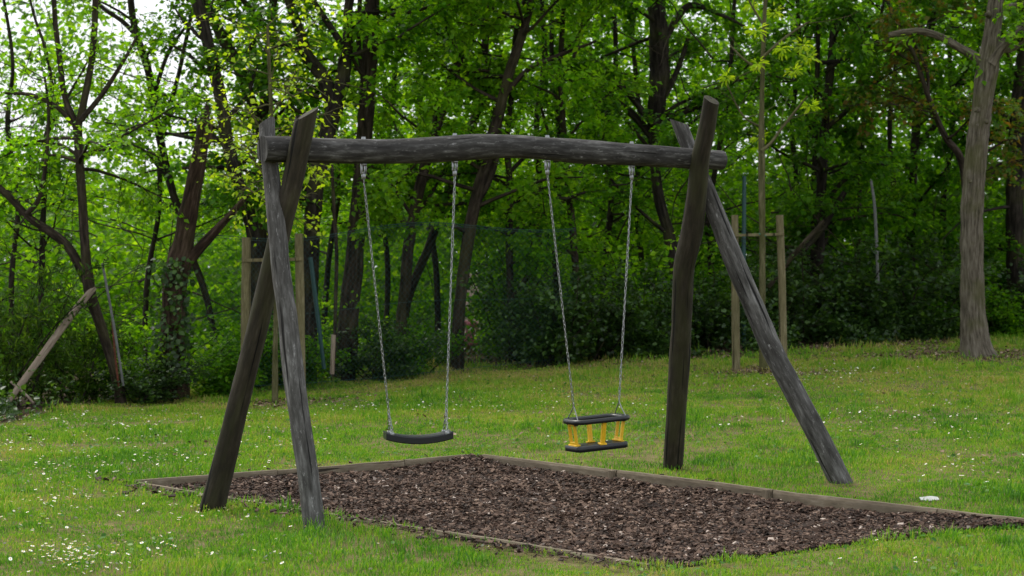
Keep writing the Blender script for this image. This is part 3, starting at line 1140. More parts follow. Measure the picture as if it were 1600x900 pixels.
mb = MB()
rings = []
for hl, hw, rad, z in ((.236, .132, .085, .082), (.241, .137, .088, .090), (.241, .137, .088, .108), (.234, .130, .085, .116), (.192, .090, .055, .114), (.186, .084, .052, .106), (.186, .084, .052, .090), (.192, .090, .055, .083)):
    rings.append([tp(a, b, z) for a, b in rrect(hl, hw, rad)])
rings = np.array(rings)
k = rings.shape[1]
qq = [[i * k + j, i * k + (j + 1) % k, ((i + 1) % 8) * k + (j + 1) % k, ((i + 1) % 8) * k + j] for i in range(8) for j in range(k)]
mb.add(rings.reshape(-1, 3), qq)
mb.build('seat_ring', M['rubber'], tod)
mb = MB()
rings = []
for hl, hw, rad, z in ((.217, .099, .030, -.118), (.220, .102, .032, -.115), (.220, .102, .032, -.081), (.217, .099, .030, -.078)):
    rings.append([tp(a, b, z - 0.010 * (1 - (a / .22) ** 2)) for a, b in rrect(hl, hw, rad)])
rings = np.array(rings)
qq = [[i * k + j, i * k + (j + 1) % k, (i + 1) * k + (j + 1) % k, (i + 1) * k + j] for i in range(3) for j in range(k)]
vv = rings.reshape(-1, 3)
vv = np.vstack([vv, rings[0].mean(0), rings[3].mean(0)])
tt = [[(j + 1) % k, j, 4 * k] for j in range(k)] + [[3 * k + j, 3 * k + (j + 1) % k, 4 * k + 1] for j in range(k)]
mb.add(vv, qq, tt)
mb.build('seat', M['rubber'], tod)


def upright(a0, b0, a1, b1, along, hw_, mat, t_=.011):
    """A yellow plate with a long slot, from the ring (top) to the slab (bottom); along = its width direction."""
    top_, bot = tp(a0, b0, .088), tp(a1, b1, -.080)
    n_ = np.cross(along, top_ - bot)
    n_ = n_ / np.linalg.norm(n_) * t_
    mbu = MB()
    # outline: two posts, a head and a foot round the slot
    for s_ in (-1, 1):
        cc = (top_ + bot) / 2 + along * (s_ * (hw_ - .009))
        box(mbu, cc, along * .009, (top_ - bot) / 2 * .98, n_, .003)
    if hw_ > .02:
        box(mbu, top_ * .94 + bot * .06, along * hw_ * .97, (top_ - bot) * .055, n_ * .96, .003)
    box(mbu, top_ * .10 + bot * .90, along * hw_ * 1.02, (top_ - bot) * .085, n_ * 1.04, .003)
    box(mbu, bot + np.array([0, 0, .006]), along * (hw_ + .012), n_ * 1.8, (0, 0, .006), .002)
    return mbu.build('upright', mat, tod, smooth=False)


upright(-.212, 0, -.188, 0, uy, .045, M['yellow'])
upright(.212, 0, .188, 0, uy, .045, M['yellow'])
upright(0, .108, 0, .082, ux, .017, M['yellow'])
upright(0, -.108, 0, -.082, ux, .017, M['yellow'])
for a_ in (-.205, .205):
    mb = MB()
    box(mb, tp(a_, 0, .078), ux * .014, uy * .062, (0, 0, .010), .004)
    mb.build('clamp', M['rubber'], tod, smooth=False)
for i, (tx, ty, sgn) in enumerate(((854.5, 255, -1), (987, 262, 1))):
    top = hanger(tod, tx, ty)
    apex = tp(sgn * 0.195, 0, .205)
    mb = MB()
    chain(mb, top, apex, seed=i + 23)
    mb.build('chain', M['metal'], tod)
    mb = MB()
    for s_ in (-1, 1):
        tube(mb, [apex + np.array([0, 0, .006]), apex * .5 + tp(sgn * .20, s_ * .075, .112) * .5, tp(sgn * .205, s_ * .078, .108)], [.0042, .0042, .0042], 6)
    mb.build('triangle_shackle', M['metal'], tod)


# ------------------------------------------------------------------ trees
CROWN_LEAVES = [0]


def px_tube(mb, pts, Y, seed, seg=10, wob=0.0, extend=True, rough=0.09, freq=4.0, cut=None):
    P = [at(a, b, Y + wob * math.sin(i * 1.7 + seed)) for i, (a, b, w) in enumerate(pts)]
    R = [w / 2 / ppm(Y) for a, b, w in pts]
    L = sum(np.linalg.norm(np.diff(np.array(P), axis=0), axis=1))
    tube(mb, P, R, seg, max(8, int(L / 0.10)), rough, seed=seed, freq=freq, cut=cut)
    return np.array(P), np.array(R)


def branch(mb, p, d, L, r, rng, droop=0.0, steps=6, seg=5):
    pts = [np.array(p, float)]
    d = np.array(d, float) / np.linalg.norm(d)
    for i in range(steps):
        d = d + rng.normal(0, 0.13, 3) + np.array([0, 0, -droop])
        d /= np.linalg.norm(d)
        pts.append(pts[-1] + d * L / steps)
    rad = np.linspace(r, max(0.004, r * 0.3), steps + 1)
    tube(mb, pts, rad, seg, None, 0, cap=False, seed=int(rng.integers(0, 90)))
    return np.array(pts)


def twigs(bmb, pts, rng, n, L, leaf_pos, leaf_dir, per, spread=0.10):
    per = int(per * 1.55)
    """Leafy twigs along a branch."""
    for i in range(n):
        f = rng.uniform(0.25, 1.0) * (len(pts) - 1)
        k = min(int(f), len(pts) - 2)
        p = pts[k] + (pts[k + 1] - pts[k]) * (f - k)
        t = pts[k + 1] - pts[k]
        t /= np.linalg.norm(t) + 1e-9
        d = t * 0.6 + rng.normal(0, 0.6, 3) * [1, 1, 0.6]
        tw = branch(bmb, p, d, L * rng.uniform(0.6, 1.3), 0.006, rng, 0.05, 4, 3)
        ff = rng.uniform(0.1, 1.0, per) * (len(tw) - 1)
        kk = np.minimum(ff.astype(int), len(tw) - 2)
        pos = tw[kk] + (tw[kk + 1] - tw[kk]) * (ff - kk)[:, None]
        td_ = tw[kk + 1] - tw[kk]
        td_ /= np.linalg.norm(td_, axis=1)[:, None] + 1e-9
        leaf_pos.append(pos + rng.normal(0, spread * .6, (per, 3)))
        leaf_dir.append(td_ * 0.4 + rng.normal(0, 0.6, (per, 3)) * [1, 1, .45] + [0, 0, -0.25])


TREES = {}


def tree(name, label, Y, trunk, limbs=(), bark_m='bark_dark', leaf='leaf_mid', n=14, h0=2.2, bl=(1.2, 2.4), tw=6, per=26, size=0.085, top=3.5,
         seed=0, group=None, canopy=8, wob=0.06, dense=2, spread=0.11, flare=1.25):
    rng = np.random.default_rng(seed + 100)
    base = at(trunk[0][0], trunk[0][1], Y)
    bz = float(gz(base[0], base[1]))
    t = thing(name, label, 'tree', (base[0], base[1], bz), group)
    P = [at(a, b, Y + wob * math.sin(i * 1.3 + seed)) for i, (a, b, w) in enumerate(trunk)]
    R = [w / 2 / ppm(Y) for a, b, w in trunk]
    if P[0][2] > bz - 0.1:
        e = P[0] - P[1]
        e = e / max(1e-6, abs(e[2]))
        if e[2] < 0:
            P.insert(0, P[0] + e * (P[0][2] - bz + 0.12) * [0.5, 0.5, 1])
            R.insert(0, R[0] * flare)
    if top:                              # the stem goes on above the picture
        e = P[-1] - P[-2]
        e = e / np.linalg.norm(e)
        P.append(P[-1] + (e + rng.normal(0, .1, 3)) * top * .5); R.append(R[-1] * .75)
        P.append(P[-1] + (e * .7 + rng.normal(0, .15, 3) + [0, 0, .4]) * top * .5); R.append(R[-1] * .4)
    mbt = MB()
    L = np.linalg.norm(np.diff(np.array(P), axis=0), axis=1).sum()
    seg = 14 if max(R) > 0.10 else 9
    tube(mbt, P, R, seg, max(10, int(L / 0.09)), 0.10, seed=seed, freq=4)
    mbt.build('trunk', M[bark_m], t)
    limb_pts = []
    for i, lp in enumerate(limbs):
        ml = MB()
        LP, LR = px_tube(ml, lp, Y + 0.25 * math.sin(i * 2.1 + seed) * .3, seed + i + 3, 8)
        ml.build('limb', M[bark_m], t)
        limb_pts.append(resample(LP, LR, 8)[0])
    leaf_pos, leaf_dir = [], []
    mbb = MB()
    Pc, Rc = resample(P, R, 60)
    zmax = Pc[-1][2]
    for i in range(n):
        hh = rng.uniform(h0, min(zmax, 7.2))
        k = int(np.argmin(np.abs(Pc[:, 2] - hh)))
        a = rng.uniform(0, 2 * PI)
        d = np.array([math.cos(a), math.sin(a), rng.uniform(0.0, 0.7)])
        b_ = branch(mbb, Pc[k], d, rng.uniform(*bl), min(0.035, Rc[k] * 0.45), rng, 0.02)
        twigs(mbb, b_, rng, tw + dense, 0.55, leaf_pos, leaf_dir, per + 6 * dense, spread)
    for lp in limb_pts:
        twigs(mbb, lp, rng, max(3, tw), 0.6, leaf_pos, leaf_dir, per, spread)
    if mbb.n:
        tag(mbb.build('branches', M[bark_m], t), kind='stuff')
    mc = MB()
    if leaf_pos:
        Pp, Dd = np.concatenate(leaf_pos), np.concatenate(leaf_dir)
        leaves(mc, Pp, Dd, size * 1.04 * rng.uniform(0.5, 1.4, len(Pp)), 0.5, rng=rng, kite=True)
        CROWN_LEAVES[0] += len(Pp)
    if canopy and top:                   # the high crown, mostly above the picture
        cp = Pc[-1]
        m_ = canopy * 90
        cl = rng.normal(0, 1, (canopy, 3)) * [1.5, 1.5, 0.9] + cp + [0, 0, 0.4]
        pp = cl[rng.integers(0, canopy, m_)] + rng.normal(0, 0.55, (m_, 3))
        pp = pp[pp[:, 2] > 5.4]
        leaves(mc, pp, rng.normal(0, 1, (len(pp), 3)) * [1, 1, .4], 0.19 * rng.uniform(0.7, 1.2, len(pp)), 0.45, rng=rng, kite=True)
    if mc.n:
        tag(mc.build('crown', M[leaf], t), kind='stuff')
    TREES[name] = t
    return t


tree('bent_tree', 'young forked tree whose base leans behind the pale broken pole', 23.2,
     [(184, 600, 17), (162, 525, 16), (139, 447, 19), (133, 380, 15), (127, 290, 14), (121, 197, 15)],
     [[(121, 200, 11), (101, 150, 10), (93, 90, 9), (86, 30, 8), (83, -40, 7)], [(122, 198, 12), (137, 130, 11), (147, 60, 10), (150, -40, 9)],
      [(126, 188, 9), (160, 147, 8), (195, 92, 6), (215, 55, 4)], [(118, 198, 8), (88, 166, 7), (48, 148, 6), (8, 146, 4)],
      [(139, 447, 15), (108, 388, 14), (78, 362, 14), (45, 340, 12), (12, 305, 11), (-40, 262, 9)], [(42, 335, 9), (62, 308, 8), (72, 250, 6), (76, 180, 5), (70, 120, 3)]],
     'bark_brown', 'leaf_light', 9, 2.6, (0.9, 1.8), 5, 22, 0.065, 0, 1, canopy=0, dense=1)
tree('thin_tree', 'thin dark two-stemmed tree at the far left edge', 24.5,
     [(62, 590, 9), (64, 480, 9), (68, 330, 9), (73, 208, 9)],
     [[(73, 208, 7), (82, 150, 6), (72, 80, 5), (52, 20, 4), (40, -40, 3)], [(74, 208, 6), (98, 165, 5), (125, 118, 4), (140, 90, 3)]],
     'bark_dark', 'leaf_light', 10, 1.6, (0.8, 1.7), 6, 22, 0.075, 0, 2, canopy=0, dense=0)

# the broken snag: no crown
snag = tree('broken_snag', 'broken reddish dead trunk with a splintered pointed top', 24.0,
            [(270, 592, 46.0), (270, 520, 38.6), (273, 445, 36.8), (285, 385, 34.0), (299, 310, 28.5), (312, 240, 23.0), (319, 190, 17.5), (324, 165, 6.4)],
            [[(282, 425, 20), (310, 390, 17), (345, 352, 13), (372, 322, 9), (390, 303, 5)]], 'bark_red', n=0, top=0, seed=3, canopy=0, tw=0, per=0)
rng = np.random.default_rng(5)
for px_, py_, h_ in ((318, 195, 36), (327, 200, 20), (309, 215, 22)):
    mb = MB()
    px_tube(mb, [(px_, py_ + 20, 9), (px_ + 3, py_ - h_ * .5, 6), (px_ + 5, py_ - h_, 1.5)], 23.95, px_, 6)
    mb.build('splinter', M['bark_red'], snag)
mb = MB()
pts = np.array([at(270 + rng.normal(0, 15), 595 - 190 * rng.random() ** 1.5, 24.0 + rng.normal(-.14, .16)) for i in range(1100)])
leaves(mb, pts, rng.normal(0, 1, (1100, 3)) - [0, .5, .6], rng.uniform(.04, .09, 1100), 0.5, 1.15, rng, up=(0, -1, .6))
tag(mb.build('ivy', M['leaf_dark'], snag), kind='stuff')

tree('leaning_tree', 'slim dark tree leaning left behind the broken snag', 27.0,
     [(326, 480, 10.2), (302, 405, 11.0), (283, 345, 11.9), (262, 270, 12.8), (245, 190, 12.8), (232, 110, 12.8), (212, 50, 11.0), (202, -20, 10.2)],
     [[(213, 55, 8), (190, 32, 7), (160, 12, 6), (135, -20, 5)], [(240, 150, 7), (262, 85, 6), (298, 30, 4)], [(266, 285, 7), (232, 242, 6), (195, 216, 4)],
      [(250, 210, 6), (280, 160, 5), (310, 130, 4)]],
     'bark_dark', 'leaf_light', 10, 2.4, (1.0, 2.0), 5, 22, 0.07, 3.0, 4, canopy=3, dense=1)
tree('curved_tree', 'long curved dark trunk arching up left beside the yellow-leaved sapling', 26.2,
     [(402, 560, 22), (400, 430, 22), (391, 340, 21), (361, 250, 20), (348, 170, 20), (330, 90, 20), (308, 0, 18), (292, -60, 17)],
     [[(350, 190, 8), (385, 150, 7), (402, 100, 5)], [(340, 130, 7), (300, 90, 6), (268, 70, 4)]],
     'bark_dark', 'leaf_mid', 12, 2.8, (1.0, 2.0), 5, 22, 0.08, 3.0, 5, canopy=4, dense=0)
tree('crossing_tree', 'dark leaning stem crossing just right of the long curved trunk', 27.6,
     [(428, 560, 16), (425, 380, 16), (416, 250, 17), (397, 170, 17), (372, 105, 17), (346, 55, 17), (320, 3, 16), (298, -50, 15)],
     [[(372, 108, 8), (398, 60, 7), (410, 10, 5)]], 'bark_dark', 'leaf_mid', 9, 3.2, (1.0, 1.9), 5, 20, 0.08, 3.0, 6, canopy=4)
tree('upright_tree', 'upright brown trunk rising directly behind the left end of the beam', 28.8,
     [(408, 560, 20.4), (410, 400, 18.7), (412, 270, 17.8), (412, 180, 17.0), (421, 80, 15.3), (427, 0, 12.8), (430, -60, 11.9)],
     [[(418, 48, 10), (395, 20, 9), (372, -10, 8)]], 'bark_brown', 'leaf_mid', 10, 3.0, (1.0, 2.0), 5, 20, 0.08, 3.0, 7, canopy=5)
tree('forked_tree', 'thick dark tree with a big left fork above the beam', 26.4,
     [(480, 590, 28.9), (484, 470, 25.8), (488, 360, 25.1), (495, 280, 25.1), (514, 200, 25.1), (533, 135, 23.6), (544, 60, 16.7), (551, -20, 13.7)],
     [[(524, 170, 26), (505, 122, 22), (480, 88, 19), (470, 55, 16), (447, -10, 13)], [(540, 80, 12), (515, 40, 10), (485, -5, 8)],
      [(478, 88, 8), (450, 70, 6), (425, 75, 4)]],
     'bark_dark', 'leaf_mid', 13, 2.4, (1.2, 2.2), 6, 24, 0.085, 3.5, 8, canopy=8)
tree('furrowed_tree', 'tall straight trunk with deeply furrowed bark behind the first swing chain', 26.9,
     [(537, 590, 38.5), (544, 510, 32.6), (553, 410, 28.9), (562, 310, 26.6), (569, 210, 25.9), (577, 100, 24.4), (582, 0, 22.2), (585, -60, 21.5)],
     [[(567, 110, 9), (560, 70, 8), (562, 0, 7), (560, -40, 6)]], 'bark_brown', 'leaf_light', 14, 2.6, (1.2, 2.6), 6, 24, 0.085, 4.0, 9, canopy=6)
tree('slanting_tree', 'slender brown trunk slanting up right between the flat swing chains', 27.6,
     [(622, 565, 19.7), (630, 480, 18.0), (640, 375, 17.2), (660, 275, 17.2), (690, 170, 17.2), (716, 95, 16.4), (733, 30, 14.8), (748, -50, 13.1)],
     [[(705, 125, 7), (750, 110, 6), (800, 120, 4)], [(645, 340, 6), (620, 300, 5), (600, 255, 3)]],
     'bark_brown', 'leaf_light', 15, 2.0, (1.2, 2.4), 6, 26, 0.085, 3.5, 10, canopy=5)
tree('split_tree', 'brown trunk with a long side branch just right of the flat swing', 27.2,
     [(714, 575, 21.3), (718, 480, 18.0), (732, 370, 18.9), (750, 290, 19.7), (775, 195, 17.2), (795, 115, 16.4), (820, 40, 13.1), (838, -40, 11.5)],
     [[(786, 150, 9), (826, 108, 8), (870, 88, 7), (932, 64, 4)], [(742, 320, 12), (765, 280, 11), (778, 230, 10), (780, 160, 8)]],
     'bark_brown', 'leaf_light', 14, 2.0, (1.2, 2.4), 6, 26, 0.085, 3.5, 11, canopy=5)
tree('crooked_tree', 'thin crooked trunk crossing behind the right chain of the flat swing', 29.2,
     [(618, 560, 15), (640, 460, 14), (672, 380, 14), (700, 300, 14), (725, 240, 16), (745, 170, 14), (755, 100, 13), (763, 0, 11), (766, -60, 10)],
     [], 'bark_brown', 'leaf_light', 14, 2.0, (1.2, 2.4), 6, 26, 0.085, 3.0, 12, canopy=4)
tree('spindly_tree', 'dark spindly tree with wide low branches between the two swings', 27.8,
     [(800, 560, 12), (797, 460, 12), (795, 370, 12), (797, 300, 11), (792, 220, 10), (800, 140, 9), (808, 40, 8)],
     [[(797, 340, 8), (760, 322, 7), (715, 318, 6), (670, 322, 4)], [(797, 320, 8), (840, 300, 7), (880, 310, 6), (915, 300, 4)], [(796, 365, 8), (830, 350, 7), (855, 360, 5), (875, 350, 3)],
      [(795, 290, 7), (760, 270, 6), (735, 230, 4)], [(796, 270, 7), (825, 240, 6), (850, 225, 4)], [(800, 470, 9), (825, 430, 8), (850, 395, 6), (862, 350, 4)]],
     'bark_dark', 'leaf_mid', 16, 1.5, (1.0, 2.2), 6, 26, 0.08, 3.0, 13, canopy=4)
tree('slim_tree', 'slim upright stem left of the toddler swing chains', 28.2,
     [(905, 560, 12), (901, 440, 12), (889, 300, 12), (880, 200, 10), (876, 100, 9), (880, 20, 8), (883, -60, 7)],
     [[(885, 250, 6), (860, 215, 5), (845, 165, 4)], [(878, 130, 6), (900, 80, 5), (910, 30, 4)]],
     'bark_brown', 'leaf_light', 15, 1.8, (1.0, 2.2), 6, 26, 0.085, 3.0, 14, canopy=5)
tree('ivy_tree', 'thick dark trunk with arching branches behind the right end of the beam', 29.2,
     [(1066, 560, 22), (1058, 450, 19), (1046, 370, 18), (1030, 310, 17), (1023, 245, 18), (1026, 180, 28), (1031, 100, 30), (1026, 0, 28), (1022, -60, 25)],
     [[(1020, 215, 13), (988, 178, 12), (950, 152, 10), (905, 128, 6)], [(1020, 195, 11), (978, 142, 10), (942, 118, 8), (902, 108, 5)],
      [(1036, 195, 10), (1078, 172, 8), (1132, 158, 4)], [(1040, 60, 12), (1058, 28, 11), (1080, 8, 10), (1120, 20, 7), (1170, 45, 4)],
      [(1040, 150, 9), (1062, 100, 8), (1075, 60, 6)]],
     'bark_dark', 'leaf_mid', 16, 2.2, (1.3, 2.6), 6, 26, 0.09, 4.0, 15, canopy=9)
tree('twin_tree', 'slim dark tree right of the right-hand stakes', 30.6,
     [(1276, 560, 16), (1279, 430, 17), (1283, 300, 16), (1290, 180, 14), (1300, 80, 12), (1306, -40, 10)],
     [[(1288, 112, 8), (1330, 80, 6), (1362, 35, 4)], [(1284, 98, 7), (1330, 92, 6), (1378, 68, 4)], [(1283, 205, 8), (1318, 178, 7), (1360, 135, 5), (1425, 95, 3)],
      [(1282, 330, 8), (1315, 285, 7), (1350, 270, 4)]],
     'bark_dark', 'leaf_mid', 18, 1.6, (1.2, 2.4), 6, 26, 0.09, 3.5, 16, canopy=8)
tree('twin_tree', 'very thin dark stem close beside a slim tree right of the stakes', 31.2,
     [(1268, 560, 10), (1270, 420, 10), (1273, 250, 9), (1277, 110, 8), (1279, 0, 6)], [], 'bark_dark', 'leaf_mid', 14, 1.6, (1.0, 2.2), 6, 26, 0.09, 3.0, 17, canopy=7)
tree('sapling_tree', 'wispy thin sapling halfway between the stakes and the big pale trunk', 31.4,
     [(1338, 560, 8), (1340, 450, 8), (1342, 340, 7), (1346, 230, 7), (1356, 130, 6), (1376, 30, 5)], [], 'bark_dark', 'leaf_mid', 16, 1.4, (1.0, 2.2), 6, 26, 0.09, 3.0, 18, canopy=7)
tree('shadowed_tree', 'dark trunk in shade just left of the big pale trunk', 34.0,
     [(1420, 540, 14), (1424, 400, 13), (1428, 250, 13), (1442, 100, 14), (1462, 0, 13)],
     [[(1430, 230, 9), (1465, 190, 8), (1490, 130, 5)]], 'bark_dark', 'leaf_mid', 16, 1.8, (1.3, 2.6), 6, 24, 0.095, 3.5, 19, canopy=8)
tree('rusty_leaved_tree', 'small bent tree with reddish young leaves left of the big pale trunk', 29.4,
     [(1512, 540, 14), (1512, 400, 13), (1505, 262, 12), (1476, 212, 10), (1450, 150, 8), (1430, 90, 7), (1405, 40, 6), (1380, -10, 5)],
     [[(1450, 150, 6), (1448, 110, 5), (1425, 60, 4)]], 'bark_brown', 'leaf_rust', 13, 2.0, (0.9, 1.9), 5, 18, 0.085, 1.5, 20, canopy=0)
tree('shadowed_tree', 'dark trunk behind, right of the big pale trunk at the picture edge', 33.0,
     [(1590, 540, 32), (1586, 400, 28), (1586, 300, 28), (1593, 180, 29), (1602, 70, 24), (1606, -40, 20)], [[(1592, 200, 10), (1560, 170, 8), (1535, 120, 5)]],
     'bark_dark', 'leaf_mid', 16, 1.8, (1.3, 2.6), 6, 24, 0.095, 3.5, 21, canopy=9)

for i, (lab, Y_, pts) in enumerate((
    ('thin dark stem between the forked tree and the furrowed trunk', 30.0, [(505, 560, 10), (512, 420, 9), (528, 300, 9), (520, 180, 8), (538, 60, 7), (548, -30, 6)]),
    ('thin dark stem just right of the furrowed trunk', 31.0, [(600, 560, 9), (606, 430, 9), (598, 300, 8), (612, 180, 8), (622, 60, 7), (640, -30, 6)]),
    ('thin dark leaning stem left of the second flat-swing chain', 32.5, [(684, 560, 10), (682, 430, 10), (668, 320, 9), (655, 200, 8), (660, 90, 7), (672, -30, 6)]),
    ('thin dark stem midway between the two swings', 31.5, [(828, 560, 11), (832, 440, 10), (845, 330, 10), (838, 200, 9), (850, 90, 8), (845, -30, 7)]),
    ('thin dark stem right behind the left toddler-swing chain', 33.0, [(872, 560, 10), (868, 430, 9), (860, 320, 9), (872, 210, 8), (862, 90, 7), (866, -30, 6)]),
    ('thin dark stem between the toddler swing chains', 32.0, [(948, 560, 11), (944, 430, 10), (955, 310, 10), (948, 200, 9), (962, 90, 8), (958, -30, 7)]),
    ('thin dark stem just left of the upright brown leg', 33.5, [(1002, 560, 9), (1004, 430, 9), (994, 320, 8), (1000, 200, 8), (990, 80, 7), (985, -30, 6)]),
    ('thin dark stem framed by the right leg pair', 31.0, [(1118, 540, 10), (1112, 430, 10), (1106, 340, 9), (1124, 230, 8), (1140, 130, 7), (1148, 0, 6)]),
    ('thin dark stem just right of the second right stake', 32.0, [(1240, 540, 9), (1236, 430, 9), (1246, 320, 8), (1238, 200, 8), (1248, 80, 7), (1244, -30, 6)]),
    ('thin dark stem at the middle of the dark right-hand shrubs', 33.0, [(1392, 540, 9), (1388, 430, 9), (1398, 320, 8), (1390, 200, 8), (1402, 80, 7), (1408, -30, 6)]),
    ('thin dark stem hugging the left side of the big pale trunk', 34.5, [(1476, 540, 10), (1480, 430, 9), (1474, 320, 9), (1488, 200, 8), (1484, 80, 7), (1494, -30, 6)]),
    ('thin dark upright stem left of the broken snag', 28.0, [(226, 560, 9), (230, 440, 9), (248, 330, 8), (252, 220, 8), (278, 120, 7), (300, 20, 6)]),
    ('thin twisted stem at the far left corner', 27.0, [(22, 560, 9), (18, 440, 9), (28, 320, 8), (12, 200, 8), (20, 100, 6), (6, 0, 5)]),
)):
    tree('slim_tree', lab, Y_, pts, [], 'bark_dark', 'leaf_light' if i % 2 else 'leaf_mid', 9 if i < 11 else 7, 1.8, (0.9, 2.2), 4, 22, 0.08, 2.0, 60 + i, 'slim stems inside the wood', 2)

rng = np.random.default_rng(99)
mb = MB()
for i in range(430):
    Y_ = rng.uniform(25.5, 35)
    px_ = rng.uniform(-150, 1750)
    x_ = (px_ - 800) / FPX * Y_
    if Y_ < y_edge(x_) + 0.6:
        continue
    z_ = rng.uniform(0.1, 5.6)
    if abs(px_ - 735) < 60 and z_ < 2:
        continue
    d_ = rng.normal(0, 1, 3) * [1, .6, .7] + [0, 0, .35]
    b_ = branch(mb, (x_, Y_, float(gz(x_, Y_)) + z_), d_, rng.uniform(.8, 2.6), rng.uniform(.005, .016), rng, 0.03, 7, 4)
    for j in range(4):
        k_ = rng.integers(2, len(b_))
        branch(mb, b_[k_], b_[k_] - b_[k_ - 1] + rng.normal(0, .25, 3), rng.uniform(.3, .9), .004, rng, 0.03, 4, 3)
tag(mb.build('bare_twigs', M['bark_brown']), 'tangle of thin bare twigs between the trunks of the wood', 'twigs', kind='stuff')

# the pale trunk standing on the lawn at the right
Yr = TREE_R[1]
pale = tree('pale_tree', 'pale grey-brown tree on the lawn with a sawn-off limb reaching left', Yr,
            [(1526, 556, 60), (1524, 541, 47), (1521, 505, 40), (1519, 440, 37), (1518, 360, 35), (1521, 290, 34), (1527, 220, 33), (1535, 160, 32), (1543, 105, 34), (1548, 70, 28), (1555, 10, 25), (1560, -50, 24)],
            [[(1540, 105, 22), (1522, 88, 15), (1500, 75, 13), (1470, 58, 12), (1440, 49, 11), (1415, 50, 11), (1389, 55, 9)],
             [(1545, 100, 24), (1562, 75, 19), (1580, 58, 16), (1608, 36, 14), (1660, 0, 12)], [(1555, 30, 12), (1575, 12, 10), (1605, 6, 9), (1650, -5, 8)],
             [(1563, 78, 9), (1580, 78, 8), (1598, 66, 6), (1625, 40, 5)]],
            'bark_pale', 'leaf_light', 4, 5.6, (1.2, 2.4), 4, 20, 0.09, 4.0, 22, canopy=7, wob=0.0, flare=1.2)
mb = MB()
for a, b, r_ in ((1529, 172, 5), (1528, 195, 4), (1517, 283, 4), (1541, 190, 4), (1546, 22, 5), (1524, 495, 4)):
    c_ = at(a, b, Yr - 0.125)
    tube(mb, [c_ + [0, .06, 0], c_, c_ - [0, .018, 0]], [r_ / ppm(Yr) * 1.3, r_ / ppm(Yr) * 1.0, r_ / ppm(Yr) * .5], 9, rough=.2, seed=a)
tag(mb.build('bark_knots', M['bark_pale'], pale), kind='stuff')


# staked saplings
def staked(label, base, Y, tr, limbs, leaf, seed, n, h0, bl, per, size, wide_up):
    return tree('staked_sapling', label, Y, tr, limbs, 'bark_young', leaf, n, h0, bl, 5, per, size, 1.0, seed, None, 0, 0.0, spread=0.10)


tree('staked_sapling', 'thin sapling with yellow-green leaves tied between the left stakes', SAP_L[1],
     [(430, 631, 11), (430, 560, 9), (431, 480, 8), (430, 400, 8), (428, 300, 8), (425, 200, 7), (421, 110, 6), (418, 40, 4)],
     [[(428, 300, 4), (405, 262, 3), (385, 235, 2)], [(426, 230, 4), (400, 190, 3), (380, 160, 2)], [(424, 180, 4), (450, 140, 3), (462, 110, 2)], [(428, 320, 4), (395, 300, 3), (365, 275, 2)],
      [(427, 270, 4), (392, 235, 3), (358, 210, 2)], [(422, 130, 3), (432, 90, 2), (436, 60, 2)]],
     'bark_young', 'leaf_yellow', 34, 2.1, (0.35, 0.95), 3, 9, 0.062, 0, 30, dense=0, canopy=0, wob=0.0, spread=0.12)
tree('staked_sapling', 'greenish young sapling tied between the right stakes', SAP_R[1],
     [(1193, 580, 14), (1191, 480, 11), (1191, 370, 10), (1190, 280, 11), (1190, 190, 9), (1192, 90, 7), (1196, 0, 6), (1198, -50, 5)],
     [[(1190, 236, 7), (1206, 222, 5), (1225, 195, 4), (1262, 150, 3)], [(1190, 110, 5), (1165, 95, 4), (1140, 70, 3)], [(1191, 90, 5), (1225, 60, 4), (1262, 35, 3)], [(1193, 40, 4), (1175, 10, 3), (1160, -20, 2)],
      [(1191, 200, 4), (1160, 180, 3), (1135, 130, 2)]],
     'bark_young', 'leaf_yellow', 0, 3.4, (0.5, 1.0), 0, 0, 0.085, 0, 31, dense=0, canopy=0, wob=0.0, spread=0.10)
mb = MB()
rng = np.random.default_rng(8)
for a, b, r_ in ((1182, 48, 20), (1135, 120, 17), (1262, 90, 22), (1240, 112, 20), (1222, 75, 22), (1266, 166, 14), (1188, 214, 16), (1255, 70, 18), (1184, 100, 16), (1210, 20, 20), (1176, 8, 16)):
    c_ = at(a, b, SAP_R[1] + rng.normal(0, .25))
    k_ = 34
    d_ = rng.normal(0, 1, (k_, 3)) * [1, 1, .7]
    d_ /= np.linalg.norm(d_, axis=1)[:, None]
    leaves(mb, c_ + d_ * rng.uniform(.0, .6, (k_, 1)) * r_ / ppm(SAP_R[1]), d_ + [0, 0, -.25], rng.uniform(.06, .12, k_), 0.5, 0.45, rng)
tag(mb.build('crown', M['leaf_yellow'], TREES['staked_sapling']), kind='stuff')


